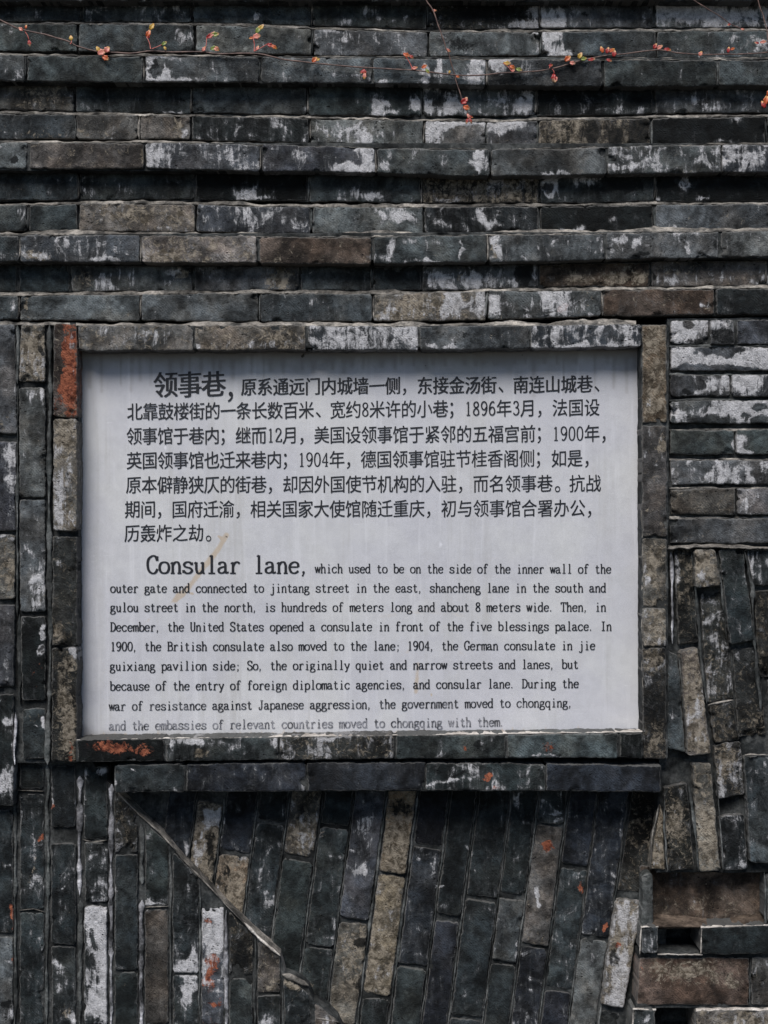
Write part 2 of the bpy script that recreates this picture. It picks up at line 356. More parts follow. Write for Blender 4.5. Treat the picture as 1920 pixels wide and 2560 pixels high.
# ------------------------------------------------------------------ stains on the wall (traced shapes of lime, soot and other black, ochre, bare orange, painted dark of holes)
# top rows
for a in [
 (90, 40, 35, 16, 'w', .22), (62, 10, 12, 8, 'w', .5), (640, 40, 14, 14, 'w', .5), (235, 25, 30, 25, 'w', .2), (640, 40, 60, 12, 'w', .1),
 (930, 38, 40, 22, 'w', .32), (850, 55, 30, 15, 'w', .2), (1330, 66, 70, 14, 'w', .42), (1345, 40, 12, 30, 'w', .45), (1220, 30, 90, 26, 'k', .45),
 (1390, 45, 55, 26, 'w', .40), (1470, 20, 40, 12, 'w', .2), (1465, 32, 16, 12, 'k', .6), (1780, 35, 140, 20, 'w', .35),
 (1372, 105, 28, 40, 'w', .6), (1410, 135, 30, 14, 'w', .5), (455, 95, 30, 24, 'w', .36), (820, 80, 20, 6, 'w', .4), (900, 95, 60, 25, 'w', .18), (1155, 108, 42, 22, 'k', .45), (1900, 120, 18, 20, 'w', .5),
 # row 3
 (372, 175, 8, 34, 'w', .6), (412, 175, 8, 30, 'w', .6), (398, 146, 40, 6, 'w', .5), (430, 200, 60, 8, 'w', .5), (425, 180, 6, 18, 'w', .4), (385, 165, 9, 20, 'k', .5),
 (45, 190, 22, 16, 'w', .4), (720, 195, 15, 12, 'w', .3), (860, 190, 60, 14, 'w', .3), (955, 207, 25, 8, 'w', .5), (1062, 185, 11, 30, 'w', .6), (1098, 175, 14, 32, 'w', .42),
 (1188, 178, 24, 30, 'w', .62), (1205, 150, 30, 8, 'w', .5), (1245, 165, 22, 28, 'w', .42), (1275, 200, 38, 12, 'k', .7), (1320, 170, 26, 26, 'w', .35), (1260, 145, 50, 5, 'w', .5), (1600, 180, 60, 20, 'w', .1),
 # row 4
 (100, 245, 80, 30, 't', .3), (240, 268, 40, 14, 'w', .25), (440, 284, 25, 5, 'w', .5), (950, 262, 22, 28, 'w', .60), (960, 283, 40, 7, 'w', .55), (1042, 265, 14, 28, 'w', .55), (1072, 272, 16, 18, 'w', .55), (1125, 275, 22, 20, 'w', .55),
 (772, 274, 12, 10, 'w', .4), (1310, 262, 24, 30, 'w', .45), (1250, 255, 60, 30, 'w', .16), (1500, 268, 110, 22, 'w', .16), (1590, 278, 30, 8, 'w', .4), (1440, 250, 80, 28, 'k', .4), (1760, 265, 90, 16, 'w', .18),
 # row 5
 (150, 335, 130, 10, 't', .3), (440, 325, 22, 26, 't', .42), (455, 335, 10, 22, 'w', .4), (690, 315, 10, 10, 'w', .3), (860, 330, 70, 26, 'w', .28), (930, 330, 50, 30, 'w', .2), (1000, 320, 30, 20, 'k', .1), (1000, 315, 35, 16, 'w', -.3),
 (1095, 330, 28, 30, 'w', .45), (1150, 308, 80, 10, 'w', .45), (1155, 345, 48, 28, 'w', -.65), (1255, 320, 50, 22, 'w', .5), (1310, 350, 40, 22, 'w', -.6), (1300, 310, 40, 10, 'w', .3),
 (1478, 330, 12, 32, 'k', .75), (1538, 340, 12, 22, 'k', .6), (1600, 325, 22, 34, 'k', .62), (1420, 320, 40, 30, 't', .25), (1410, 315, 30, 18, 'w', .18), (1845, 300, 30, 8, 'w', .35), (1800, 355, 50, 6, 'w', .4),
 # row 6
 (38, 400, 22, 14, 'k', .85), (20, 370, 40, 10, 'w', .2), (270, 385, 24, 30, 'w', .22), (385, 390, 22, 34, 'w', .30), (365, 395, 6, 34, 't', .4), (910, 378, 30, 20, 'w', .45), (880, 420, 45, 12, 'w', .62), (925, 405, 18, 24, 'w', .4), (720, 395, 60, 20, 'w', .12),
 (965, 410, 12, 22, 'w', .45), (1200, 405, 18, 30, 'w', .55), (1115, 405, 14, 20, 'w', .38), (1190, 380, 20, 14, 'w', .3), (1600, 415, 120, 14, 'w', .18), (1455, 385, 50, 20, 'w', .1), (1860, 390, 60, 22, 'w', .32),
 # row 7
 (620, 485, 45, 18, 'w', .52), (660, 498, 40, 6, 'w', .4), (100, 480, 80, 20, 'w', .14), (215, 480, 25, 20, 'w', .2), (930, 492, 90, 14, 'w', .40), (860, 470, 50, 18, 'w', .15),
 (1120, 475, 16, 34, 't', .42), (1185, 480, 14, 34, 't', .4), (1235, 470, 20, 34, 't', .45), (1290, 475, 30, 30, 't', .3), (1115, 500, 30, 8, 'w', .3), (1240, 455, 14, 18, 'w', .4), (1375, 465, 20, 34, 'w', .6), (1400, 440, 60, 14, 'w', .45), (1460, 450, 30, 18, 'w', .35), (1370, 470, 12, 16, 'k', .8), (1550, 460, 80, 30, 'k', .7),
 (1710, 458, 30, 12, 'w', .5), (1648, 498, 8, 10, 'w', .7), (1760, 500, 30, 5, 'w', .4), (1780, 470, 120, 26, 'k', .28),
 # row 8
 (320, 535, 80, 20, 't', .30), (450, 550, 40, 20, 't', .3), (60, 535, 12, 20, 'w', .4), (990, 540, 60, 26, 'w', .42), (960, 570, 22, 10, 'w', .3), (1000, 572, 42, 15, 'w', -.8), (1205, 545, 24, 22, 'w', .45), (1240, 565, 26, 12, 'w', .45), (1120, 560, 30, 12, 'w', .2),
 (1240, 575, 20, 10, 'k', .5), (1430, 578, 30, 6, 'w', .62), (1450, 570, 20, 8, 'w', .5), (1535, 552, 12, 10, 'w', .4), (1600, 545, 22, 12, 'w', .3), (1695, 568, 26, 14, 'w', .55), (1240, 540, 90, 30, 'k', .1), (1480, 545, 80, 30, 'k', .12),
 # row 9
 (90, 640, 50, 12, 't', .6), (85, 640, 45, 10, 'w', .3), (200, 625, 100, 22, 'w', .18), (260, 648, 60, 6, 'w', .4), (420, 640, 60, 20, 't', .25), (480, 620, 130, 28, 'w', .14), (975, 620, 10, 34, 'w', .5), (945, 645, 30, 12, 'w', .5), (1020, 605, 20, 14, 'w', .4), (1150, 620, 6, 30, 'w', .5), (1080, 605, 20, 14, 'w', .35),
 (1060, 655, 60, 5, 'w', .4), (1240, 615, 14, 30, 'w', .45), (1235, 625, 14, 26, 't', .5), (1560, 600, 34, 10, 'w', .42), (1590, 612, 10, 12, 'w', .35), (1605, 632, 22, 8, 'k', .7), (1788, 608, 12, 20, 'k', .7), (1720, 628, 12, 12, 'w', .35), (1860, 600, 60, 20, 'w', .14), (735, 610, 14, 20, 'w', .2), (1560, 625, 40, 14, 'w', .1), (1780, 600, 14, 24, 'o', .2),
 # row 10
 (280, 690, 70, 20, 'w', .2), (450, 685, 22, 14, 't', .6), (440, 684, 18, 10, 'w', .3), (210, 700, 22, 20, 't', .3), (700, 700, 34, 30, 't', .62), (1110, 700, 50, 24, 'w', .22), (1145, 688, 15, 22, 't', .32), (1200, 700, 40, 24, 'w', .25), (1310, 685, 24, 26, 'k', 1.0), (1312, 710, 8, 14, 'k', .9),
 (1440, 695, 40, 24, 't', .38), (1540, 695, 70, 24, 't', .42), (1370, 705, 20, 14, 'w', .4), (1600, 690, 20, 20, 't', .3), (1680, 675, 40, 8, 't', .3), (1680, 700, 40, 16, 'w', .2), (1800, 690, 30, 16, 'w', .22), (1625, 695, 12, 26, 'k', .9), (1915, 700, 12, 14, 'w', .5),  # black at the right-hand joint paints in the dark of a hole
 # row 11
 (25, 765, 26, 22, 'w', .35), (70, 765, 8, 24, 't', .5), (290, 775, 60, 20, 'k', .1), (1000, 790, 60, 14, 't', .35), (1130, 760, 26, 30, 'w', .5), (1190, 760, 24, 28, 'w', .3), (1150, 770, 10, 26, 'k', .4), (1190, 765, 12, 20, 'k', .55), (1040, 760, 70, 20, 't', .3),
 (1385, 755, 50, 32, 'w', .33), (1410, 765, 14, 16, 'o', .95), (1232, 765, 20, 26, 'w', .3), (1700, 750, 60, 10, 'w', .2), (1760, 765, 16, 8, 'w', .4), (1640, 760, 40, 20, 'o', .05), (1800, 775, 22, 12, 'w', .2),
 # surround top
 (340, 845, 130, 24, 'w', .10), (500, 865, 10, 12, 'w', .4), (640, 860, 80, 12, 'w', .3), (700, 850, 40, 20, 't', .2), (860, 850, 90, 24, 'w', .08), (1030, 855, 14, 22, 'w', .3), (1110, 868, 50, 6, 'w', .4), (1100, 835, 30, 16, 'k', .4), (1160, 838, 22, 10, 'k', .5), (1295, 830, 20, 22, 'o', .3), (1450, 868, 140, 6, 'w', .4), (1390, 840, 10, 30, 'w', .3),
 # right stack
 (1715, 820, 55, 34, 'w', .40), (1720, 812, 14, 10, 'w', -.8), (1745, 850, 30, 12, 'k', .5), (1800, 838, 26, 16, 'k', .65), (1800, 815, 26, 12, 'w', .1), (1825, 840, 14, 22, 'k', .8), (1895, 835, 30, 20, 'w', .12),  # black on the second brick paints in the dark of a hole
 (1700, 890, 45, 22, 'w', .40), (1800, 875, 60, 16, 'w', -.7), (1830, 902, 90, 9, 'w', .40), (1900, 885, 40, 26, 'w', .40), (1800, 922, 90, 10, 'w', -.9), (1690, 922, 20, 8, 'w', -.3),
 (1790, 958, 35, 18, 'w', .30), (1700, 960, 34, 20, 'w', -.2), (1860, 955, 34, 30, 'w', .45), (1715, 985, 16, 8, 'k', .6), (1910, 958, 14, 22, 'w', -.1),
 (1720, 1040, 50, 18, 'w', .30), (1700, 1020, 20, 30, 'w', .22), (1770, 1052, 46, 12, 'w', -.85), (1860, 1020, 80, 26, 'w', .45), (1900, 1015, 14, 8, 'w', -1.0), (1863, 1035, 7, 12, 'w', -.7),
 (1845, 1110, 12, 26, 'w', .75), (1870, 1130, 26, 8, 'w', .75), (1700, 1085, 60, 8, 'w', -.1), (1820, 1178, 60, 18, 'w', .20), (1820, 1200, 70, 8, 'w', .18), (1770, 1150, 40, 14, 'k', .2), (1880, 1265, 30, 26, 'w', .12), (1780, 1240, 60, 10, 'w', .06),
 (1690, 1330, 40, 14, 'k', .3), (1760, 1340, 60, 20, 't', .14),
 # right post
 (1640, 990, 26, 30, 'o', .28), (1635, 1000, 28, 30, 't', .25), (1620, 1000, 8, 22, 'w', .4), (1640, 860, 20, 60, 'r' if 0 else 't', .1), (1655, 1110, 8, 20, 't', .5), (1645, 1120, 20, 60, 'o', .14), (1635, 1420, 26, 60, 't', .30), (1640, 1560, 26, 60, 't', .3), (1612, 1440, 10, 60, 'w', .3), (1635, 1650, 30, 30, 't', .3), (1630, 1700, 26, 50, 'w', .16), (1635, 1760, 30, 50, 'k', .2), (1640, 1850, 26, 40, 't', .3),
 # left post
 (172, 960, 26, 80, 'o', .66), (170, 850, 20, 44, 'o', .45), (142, 900, 12, 70, 'o', -.7), (186, 990, 6, 50, 't', .4), (165, 1090, 28, 60, 't', .32), (160, 1200, 30, 60, 'w', .12), (150, 1270, 14, 60, 'w', .32), (160, 1290, 30, 30, 't', .3), (148, 1400, 10, 30, 'w', .3), (145, 1580, 22, 22, 't', .55), (188, 1632, 10, 18, 'w', .9), (165, 1665, 24, 24, 't', .4), (160, 1740, 20, 60, 't', .45), (170, 1840, 22, 50, 't', .55), (168, 1820, 22, 30, 'w', .2), (176, 1880, 6, 34, 'o', .65), (152, 1690, 30, 50, 'k', .2),
 # left columns
 (80, 870, 30, 50, 't', .38), (95, 920, 20, 22, 't', .35), (66, 825, 12, 14, 'k', .8), (104, 878, 8, 12, 'k', .7), (75, 985, 26, 16, 'w', .3), (105, 1000, 6, 30, 'w', .4), (60, 1140, 16, 50, 'w', .2), (85, 1190, 20, 40, 't', .1), (60, 1230, 20, 30, 'w', .14), (95, 1460, 22, 50, 'w', .30), (100, 1500, 16, 30, 't', .3), (60, 1350, 16, 40, 'w', .1),
 (10, 1060, 20, 30, 't', .3), (20, 1130, 16, 20, 'w', .3), (30, 1200, 10, 60, 'w', .2), (20, 1345, 22, 10, 'w', .4), (30, 1440, 12, 40, 't', .3), (20, 1600, 14, 80, 'w', .08), (22, 1680, 12, 40, 'w', .2), (30, 1000, 10, 40, 't', .2),
 (110, 1575, 6, 14, 'w', 1.1), (107, 1592, 6, 4, 'w', 1.1), (103, 1625, 8, 15, 'w', 1.1), (85, 1680, 20, 60, 'o', .26), (85, 1620, 30, 60, 'k', .2), (110, 1810, 10, 16, 'w', .9), (22, 1808, 12, 14, 'w', .8), (85, 1820, 6, 3, 'w', .9), (38, 1850, 5, 60, 'w', .4),
 # surround foot
 (262, 1868, 55, 18, 'o', .62), (350, 1875, 60, 20, 'o', .52), (215, 1875, 22, 20, 'k', .5), (400, 1858, 60, 12, 'o', -.1), (430, 1858, 8, 20, 'w', .5), (480, 1853, 30, 12, 'w', .5), (560, 1862, 60, 12, 'w', .3), (690, 1850, 14, 12, 'w', .6), (500, 1885, 24, 12, 't', .7), (830, 1845, 50, 8, 'w', .4), (1168, 1870, 10, 8, 'o', .85), (1200, 1870, 20, 20, 'w', .16), (1340, 1865, 60, 20, 'w', .1), (1375, 1868, 22, 22, 'o', .55), (1360, 1893, 90, 4, 'w', .5), (1225, 1880, 14, 26, 'k', .3), (1195, 1860, 8, 14, 'k', .7),
 (490, 1917, 60, 5, 'w', -.1), (1218, 1941, 14, 11, 'o', .9), (1240, 1969, 13, 6, 'o', .9), (330, 1928, 6, 5, 'w', 1.0), (1150, 1935, 40, 6, 'k', .7, -14), (1120, 1950, 60, 4, 'w', .4, -8),
]: B(*a)
# lower left upright field
for a in [
 (205, 1990, 9, 90, 'w', .42), (198, 2000, 12, 60, 'w', .45), (262, 1928, 18, 10, 'w', .45), (286, 1960, 6, 20, 'w', .5), (250, 2330, 24, 90, 'w', .48), (228, 2290, 22, 30, 'w', .5), (265, 2420, 14, 110, 'w', .42), (240, 2510, 30, 50, 'w', .3), (283, 2230, 8, 60, 'w', .35),
 (160, 2470, 26, 70, 'w', .35), (190, 2550, 22, 50, 'w', .4), (165, 2530, 14, 30, 't', .4), (140, 2400, 14, 30, 'w', .3), (368, 2265, 26, 18, 'w', .65), (395, 2270, 20, 8, 'w', .4), (385, 2180, 26, 60, 'w', .1), (468, 2420, 34, 26, 'w', .75), (485, 2395, 12, 30, 'w', .6), (470, 2480, 14, 40, 'w', .62), (440, 2540, 30, 40, 't', .15),
 (520, 2280, 34, 34, 'w', .42), (550, 2300, 10, 90, 'w', .5), (530, 2345, 30, 26, 'w', .4), (526, 2310, 18, 22, 'o', .62), (528, 2415, 20, 40, 'o', .78), (520, 2465, 16, 26, 'o', .60), (540, 2510, 20, 12, 'o', .62), (525, 2560, 30, 20, 'o', .5), (530, 2390, 30, 60, 'w', .10),
 (28, 1940, 16, 30, 'w', .4), (5, 1960, 20, 30, 'w', .3), (18, 2160, 12, 8, 'w', .4), (35, 2290, 6, 34, 'o', .9), (38, 2390, 6, 26, 'o', .9), (25, 2400, 14, 8, 'w', .3), (20, 2510, 22, 14, 'k', .8), (30, 2535, 14, 20, 'w', .5), (101, 2098, 6, 12, 'o', .9, 15), (128, 2018, 5, 12, 'o', .9, 10), (85, 2160, 4, 50, 't', .6, 14), (128, 2000, 6, 40, 'w', .3),
 (665, 2545, 26, 24, 'w', .4), (690, 2500, 30, 20, 't', .2), (740, 2462, 34, 10, 't', .8), (690, 2460, 20, 14, 't', .2), (330, 2520, 22, 40, 'w', .1), (600, 2400, 20, 40, 'k', .4), (300, 2430, 20, 20, 'w', .3),
 # slanting field
 (533, 2045, 26, 22, 'w', 1.0), (512, 2100, 12, 60, 'w', .5), (552, 2060, 6, 50, 'w', .6), (490, 2130, 14, 40, 'w', .6), (520, 2100, 30, 60, 't', .3), (525, 2120, 12, 34, 'k', .55), (590, 2220, 30, 70, 't', .35), (600, 2150, 20, 30, 'w', .3), (560, 2190, 14, 60, 'k', .4), (765, 2080, 34, 50, 'w', .24), (765, 2080, 40, 60, 't', .3), (760, 2020, 40, 30, 'k', .5),  # pale brick turns blacker towards its top
 (470, 2150, 8, 40, 'w', .4), (905, 2100, 26, 70, 'w', .22), (893, 2175, 18, 18, 'w', .4), (930, 2060, 12, 40, 'w', .2), (1000, 2120, 30, 60, 't', .28), (1000, 2020, 50, 26, 'k', .55), (980, 2160, 26, 16, 't', .4), (900, 2400, 40, 90, 't', .35), (880, 2330, 22, 50, 'w', .2), (905, 2360, 16, 12, 'k', 1.0), (900, 2460, 16, 26, 'k', .6), (1100, 2115, 20, 6, 'w', .5), (1120, 2260, 22, 24, 'w', .3), (1100, 2217, 5, 4, 'w', .9), (1245, 2320, 12, 60, 'w', .36), (1290, 2380, 5, 34, 'w', .7), (1170, 2130, 6, 30, 'w', .5),  # tan brick blacker at its top
 (1372, 2115, 17, 16, 'o', .95), (1345, 2240, 6, 20, 'w', .95), (1345, 2262, 5, 9, 'w', .95), (1360, 2170, 16, 40, 'o', .12), (1450, 2222, 14, 16, 'o', .9), (1445, 2232, 9, 12, 't', .5), (1514, 2316, 8, 12, 'o', .95), (1546, 2362, 9, 16, 'o', 1.0), (1565, 2300, 34, 34, 'w', .30), (1560, 2440, 34, 70, 'w', .20), (1560, 2400, 30, 110, 't', .7), (1535, 2390, 10, 26, 'k', .6), (1550, 2500, 30, 26, 'w', .35), (1480, 2380, 34, 34, 'w', .1), (1230, 2420, 12, 40, 'o', .1), (1225, 2340, 16, 60, 'o', .15),
 # right broken field
 (1690, 1420, 8, 60, 'w', .55), (1680, 1500, 6, 60, 'w', .3), (1712, 1440, 20, 60, 't', .18), (1760, 1420, 30, 40, 't', .3), (1765, 1400, 26, 20, 'o', .18), (1770, 1440, 26, 30, 'w', .2), (1875, 1420, 12, 50, 'w', .3), (1740, 1760, 30, 110, 't', .28), (1740, 1780, 24, 90, 'w', .24), (1740, 1850, 30, 30, 't', .25), (1715, 1660, 26, 26, 'k', .1), (1790, 1650, 26, 80, 't', .15), (1885, 1800, 30, 60, 't', .2), (1810, 1870, 30, 60, 't', .22), (1812, 1930, 24, 40, 't', .25), (1690, 2060, 26, 50, 't', .42), (1695, 2030, 20, 30, 'w', .12), (1760, 1990, 24, 50, 'w', .2), (1770, 2100, 24, 60, 't', .35), (1835, 2100, 26, 60, 'k', .3), (1800, 1960, 6, 50, 'w', .4), (1650, 2120, 16, 40, 't', .4),
 (1740, 2270, 130, 34, 't', .18), (1720, 2430, 110, 30, 't', .42), (1730, 2492, 130, 16, 't', -.55), (1830, 2460, 20, 20, 't', .35), (1815, 2440, 30, 30, 'k', .22), (1603, 2425, 8, 20, 'o', .6), (1850, 2555, 80, 20, 't', .28), (1895, 2430, 30, 60, 'w', .1), (1615, 2545, 16, 26, 'w', .2), (1840, 2345, 60, 18, 'w', .06),
]: B(*a)

# ------------------------------------------------------------------ level courses above the sign
PR, IN, RC = .035, .010, .003
rows = [
 (PR, [(-500, -58), (2400, -60)], [(0, 2), (1920, 0)], [65, 360, 652, 932, 1220, 1507, 1792], 'd d s d d s d d'),
 (RC, [(0, 2), (1920, 0)], [(0, 53), (600, 57), (1050, 73), (1350, 72), (1920, 68)], [205, 482, 780, 1068, 1350, 1636], 'd8 s5 s s8 q g10 g18'),
 (IN, [(0, 60), (500, 62), (782, 72), (1060, 80), (1352, 80), (1920, 76)], [(0, 129), (480, 130), (700, 134), (960, 141), (1350, 140), (1636, 147), (1920, 145)], [195, 487, 782, 1070, 1352, 1640], 's8 s5 g g5 g s s'),
 (PR, [(0, 138), (350, 141), (780, 146), (1060, 147), (1400, 150), (1920, 150)], [(0, 202), (370, 205), (930, 209), (1250, 214), (1500, 218), (1900, 212)], [65, 360, 650, 932, 1216, 1507, 1794], 's s g g s w-22 s s'),
 (RC, [(0, 210), (1920, 222)], [(0, 274), (450, 284), (900, 289), (1200, 292), (1350, 289), (1636, 285), (1900, 282)], [188, 478, 769, 1055, 1340, 1635], 'u5 s8 s h s k g'),
 (IN, [(0, 284), (480, 291), (770, 296), (1060, 302), (1220, 305), (1345, 301), (1630, 295), (1900, 291)], [(0, 347), (480, 350), (770, 357), (1060, 365), (1330, 369), (1620, 367), (1900, 361)], [190, 348, 478, 775, 1060, 1215, 1345, 1628], 's8 u u8 d g10 l5 l5 c k'),
 (PR, [(0, 357), (350, 356), (650, 362), (940, 370), (1220, 373), (1500, 369), (1800, 363), (1920, 362)], [(0, 422), (360, 420), (650, 428), (940, 433), (1230, 440), (1500, 437), (1900, 430)], [70, 362, 652, 940, 1227, 1517, 1803], 'g u b b8 s g g x12'),
 (RC, [(0, 430), (1920, 440)], [(0, 501), (480, 499), (780, 505), (1100, 508), (1350, 508), (1640, 505), (1920, 503)], [197, 487, 771, 1054, 1349, 1638], 's h k s5 c h k'),
 (IN, [(0, 515), (200, 510), (480, 511), (780, 518), (1060, 519), (1349, 516), (1640, 512), (1920, 511)], [(0, 578), (480, 579), (780, 585), (1200, 585), (1340, 581), (1920, 578)], [70, 197, 490, 778, 1060, 1348, 1636], 's s t b g k k g'),
 (PR, [(0, 590), (150, 587), (350, 590), (900, 593), (1220, 588), (1500, 585), (1800, 580), (1920, 578)], [(0, 654), (500, 657), (950, 661), (1200, 655), (1500, 650), (1700, 645), (1920, 640)], [50, 352, 645, 932, 1220, 1513, 1800], 'd b t8 r s g g l'),
 (RC, [(0, 662), (1000, 668), (1920, 650)], [(0, 730), (500, 726), (1000, 728), (1200, 725), (1350, 718), (1920, 715)], [45, 176, 484, 750, 930, 1054, 1347, 1627, 1915], 'h h g g8 s s g8 r u8 s'),
 (.014, [(0, 739), (340, 737), (640, 733), (930, 736), (1050, 736), (1220, 729), (1500, 726), (1920, 721)], [(0, 800), (350, 802), (640, 804), (930, 803), (1200, 802), (1350, 794), (1500, 790), (1920, 786)], [48, 352, 648, 933, 1217, 1505, 1788], 's g-5 g s t g r d'),
]
prev_p = PR; HJ = []
for ri, (p, top, bot, js, codes) in enumerate(rows):
    js = [js[0]-580, js[0]-290] + js + [js[-1]+288, js[-1]+576]
    cs = codes.split(); cs = ['s', cs[0][0]] + cs[1:-1] if False else cs
    cs = ['s'] + cs + ['s']
    cs = (cs + ['s']*20)[:len(js)-1]
    for k in range(len(js)-1):
        x0, x1 = js[k]+rng.uniform(2, 4), js[k+1]-rng.uniform(2, 4)
        if rng.random() < .62 and -200 < x0 < 2100:
            xj = js[k]; HJ.append(([(xj+rng.uniform(-1, 1), ip(top, xj)+rng.uniform(0, 10)), (xj+rng.uniform(-1, 1), ip(bot, xj)-rng.uniform(0, 12))], rng.uniform(3.5, 7.5), p-.0015, rng.random()))
        j = rng.uniform(-1, 1)
        dp = rng.uniform(-.0025, .0025)
        brick([(x0, ip(top, x0)+j), (x1, ip(top, x1)+j), (x1, ip(bot, x1)+j), (x0, ip(bot, x0)+j)], p+dp, cs[k])
    mortar([(js[0], ip(top, 0)-4), (js[-1], ip(top, 1920)-4), (js[-1], ip(bot, 1920)+5), (js[0], ip(bot, 0)+5)] if False else
           [(js[0], ip(top, js[0])-2), (js[-1], ip(top, js[-1])-2), (js[-1], ip(bot, js[-1])+3), (js[0], ip(bot, js[0])+3)], min(p, prev_p if ri else p)-.007 if p < PR-.01 else p-.007)
    # mortar bead on the course's top, sloping back to the course above
    if ri > 0:
        pa = rows[ri-1][0]
        if p > pa:
            xs = np.arange(js[0], js[-1], 30.0)
            pts = [(x, ip(top, x)) for x in xs]
            h = 5 if ri < 7 else 7.5
            if ri in (1, 4, 7, 10): continue
            fillet(pts, p-.005, h+(3 if ri in (9,) else 0), pa-.003, M_PALE)
    prev_p = p
# ------------------------------------------------------------------ brick surround of the sign
def course(js, codes, top, bot, p, **kw):
    for k, c in enumerate(codes.split()):
        x0, x1 = js[k]+rng.uniform(1.5, 3.5), js[k+1]-rng.uniform(1.5, 3.5)
        brick([(x0, ip(top, x0)), (x1, ip(top, x1)), (x1, ip(bot, x1)), (x0, ip(bot, x0))], p+rng.uniform(-.0015, .0015), c, **kw)
    mortar([(js[0], ip(top, js[0])+2), (js[-1], ip(top, js[-1])+2), (js[-1], ip(bot, js[-1])-2), (js[0], ip(bot, js[0])-2)], p-.006)
top, bot = [(190, 814), (770, 814), (1050, 816), (1610, 811)], [(190, 876), (1050, 875), (1610, 867)]
course([195, 485, 767, 1049, 1325, 1606], 't-2 t x10 g x', top, bot, .034, depth=.075)
fillet([(x, ip(top, x)+1) for x in range(190, 1611, 28)], .028, 10, .008, M_PALE)
top, bot = [(190, 1849), (700, 1843), (1000, 1839), (1300, 1836), (1607, 1833)], [(190, 1905), (700, 1900), (1000, 1897), (1300, 1894), (1607, 1895)]
course([190, 413, 698, 987, 1266, 1547, 1608], 'k s8 q s s k', top, bot, .048, depth=.075)
top, bot = [(285, 1912), (700, 1908), (1000, 1906), (1300, 1909), (1655, 1913)], [(285, 1981), (1000, 1976), (1300, 1977), (1655, 1980)]
course([286, 464, 766, 1064, 1365, 1654], 'd n n d n', top, bot, .040, depth=.10)
def upright(xl, xr, ys, codes, p, gap=4, lean=0, **kw):
    """a column of upright bricks; xl/xr are knots over y"""
    for (y0, y1), c in zip(ys, codes.split()):
        fl = lambda y: float(np.interp(y, [k[0] for k in xl], [k[1] for k in xl]))
        fr_ = lambda y: float(np.interp(y, [k[0] for k in xr], [k[1] for k in xr]))
        brick([(fl(y0), y0), (fr_(y0), y0), (fr_(y1), y1), (fl(y1), y1)], p+rng.uniform(-.003, .003), c, **kw)
upright([(800, 135), (1900, 129)], [(800, 193), (1900, 193)], [(809, 1043), (1048, 1326), (1341, 1614), (1619, 1904)], 'o t q q', .030, depth=.075)
upright([(800, 53), (1000, 47), (1500, 50), (1700, 56)], [(800, 113), (1900, 114)], [(812, 953), (968, 1244), (1249, 1529), (1541, 1752), (1772, 1898)], 't g g k s', .022)
upright([(800, -30), (1900, -30)], [(800, 38), (1100, 42), (1500, 36), (1900, 32)], [(810, 1085), (1104, 1326), (1338, 1496), (1512, 1716), (1736, 2015)], 'g b t b k', .020)
upright([(800, -110), (1900, -110)], [(800, -40), (1900, -38)], [(810, 1000), (1010, 1270), (1280, 1560), (1570, 1850), (1860, 2140)], 'g s g b s', .016)
upright([(800, -190), (1900, -190)], [(800, -118), (1900, -118)], [(810, 950), (960, 1230), (1240, 1520), (1530, 1800), (1810, 2100)], 's g s s g', .016)
mortar([(-560, 806), (196, 806), (196, 1908), (-560, 1908)], .009, depth=.12, pitch=12)
fillet([(x, 812) for x in range(-500, 200, 25)], .017, 10, .006, M_PALE)
# mortar rods standing between the uprights left of the sign
def rod(pts, wpx, p, mat=M_PALE, name='mortar_joint', th=.006, step=6):
    """an irregular rounded bead of mortar along a line"""
    SEED[0] += 1; s = SEED[0]; pts = np.array(pts, float); L = [0]
    for a, b in zip(pts[:-1], pts[1:]): L.append(L[-1]+np.linalg.norm(b-a))
    n = max(4, int(L[-1]/step)); t = np.linspace(0, L[-1], n)
    x = np.interp(t, L, pts[:, 0]); y = np.interp(t, L, pts[:, 1])
    dx = np.gradient(x); dy = np.gradient(y); l = np.hypot(dx, dy); nx, ny = -dy/l, dx/l
    wv = wpx*.5*(1+.40*vn(t*.02, t*0, s)+.35*vn(t*.09, t*0, s+1))*np.clip(np.minimum(t, t[-1]-t)/14+.15, 0, 1)*np.clip(.9+.7*vn(t*.02, t*0, s+7), .35, 1); x = x+1.5*vn(t*.03, t*0, s+2); rings = []
    for a, q in ((-1, -1.2), (-.85, -.2), (-.4, .15), (.4, .15), (.85, -.2), (1, -1.2)):
        rings.append(W2(x+nx*wv*a, y+ny*wv*a, p+th*q+.0012*vn(t*.09, t*0+a, s+3)))
    V = np.vstack(rings); F = []
    for i in range(5):
        for j in range(n-1): F.append((i*n+j, (i+1)*n+j, (i+1)*n+j+1, i*n+j+1))
    return link_mesh(name, V, F, mat, BR['parent'], [True]*len(F))
M_BROWN = mortar_material('brown_mortar', (.07, .052, .04), (.17, .13, .10))
M_GREY = mortar_material('grey_mortar', (.05, .057, .056), (.17, .175, .17))
M_WHITE = mortar_material('limed_mortar', (.05, .053, .055), (.66, .65, .68), .3)
rod([(124, 812), (126, 1000), (122, 1300), (126, 1600), (122, 1780), (118, 1912)], 13, .024, M_GREY)
rod([(45, 812), (44, 960)], 10, .022, M_GREY); rod([(44, 960), (43, 1250), (44, 1540)], 7, .018, M_GREY); rod([(50, 1535), (50, 1760)], 11, .018, M_GREY)
rod([(40, 1780), (36, 1912)], 8, .022, M_WHITE)
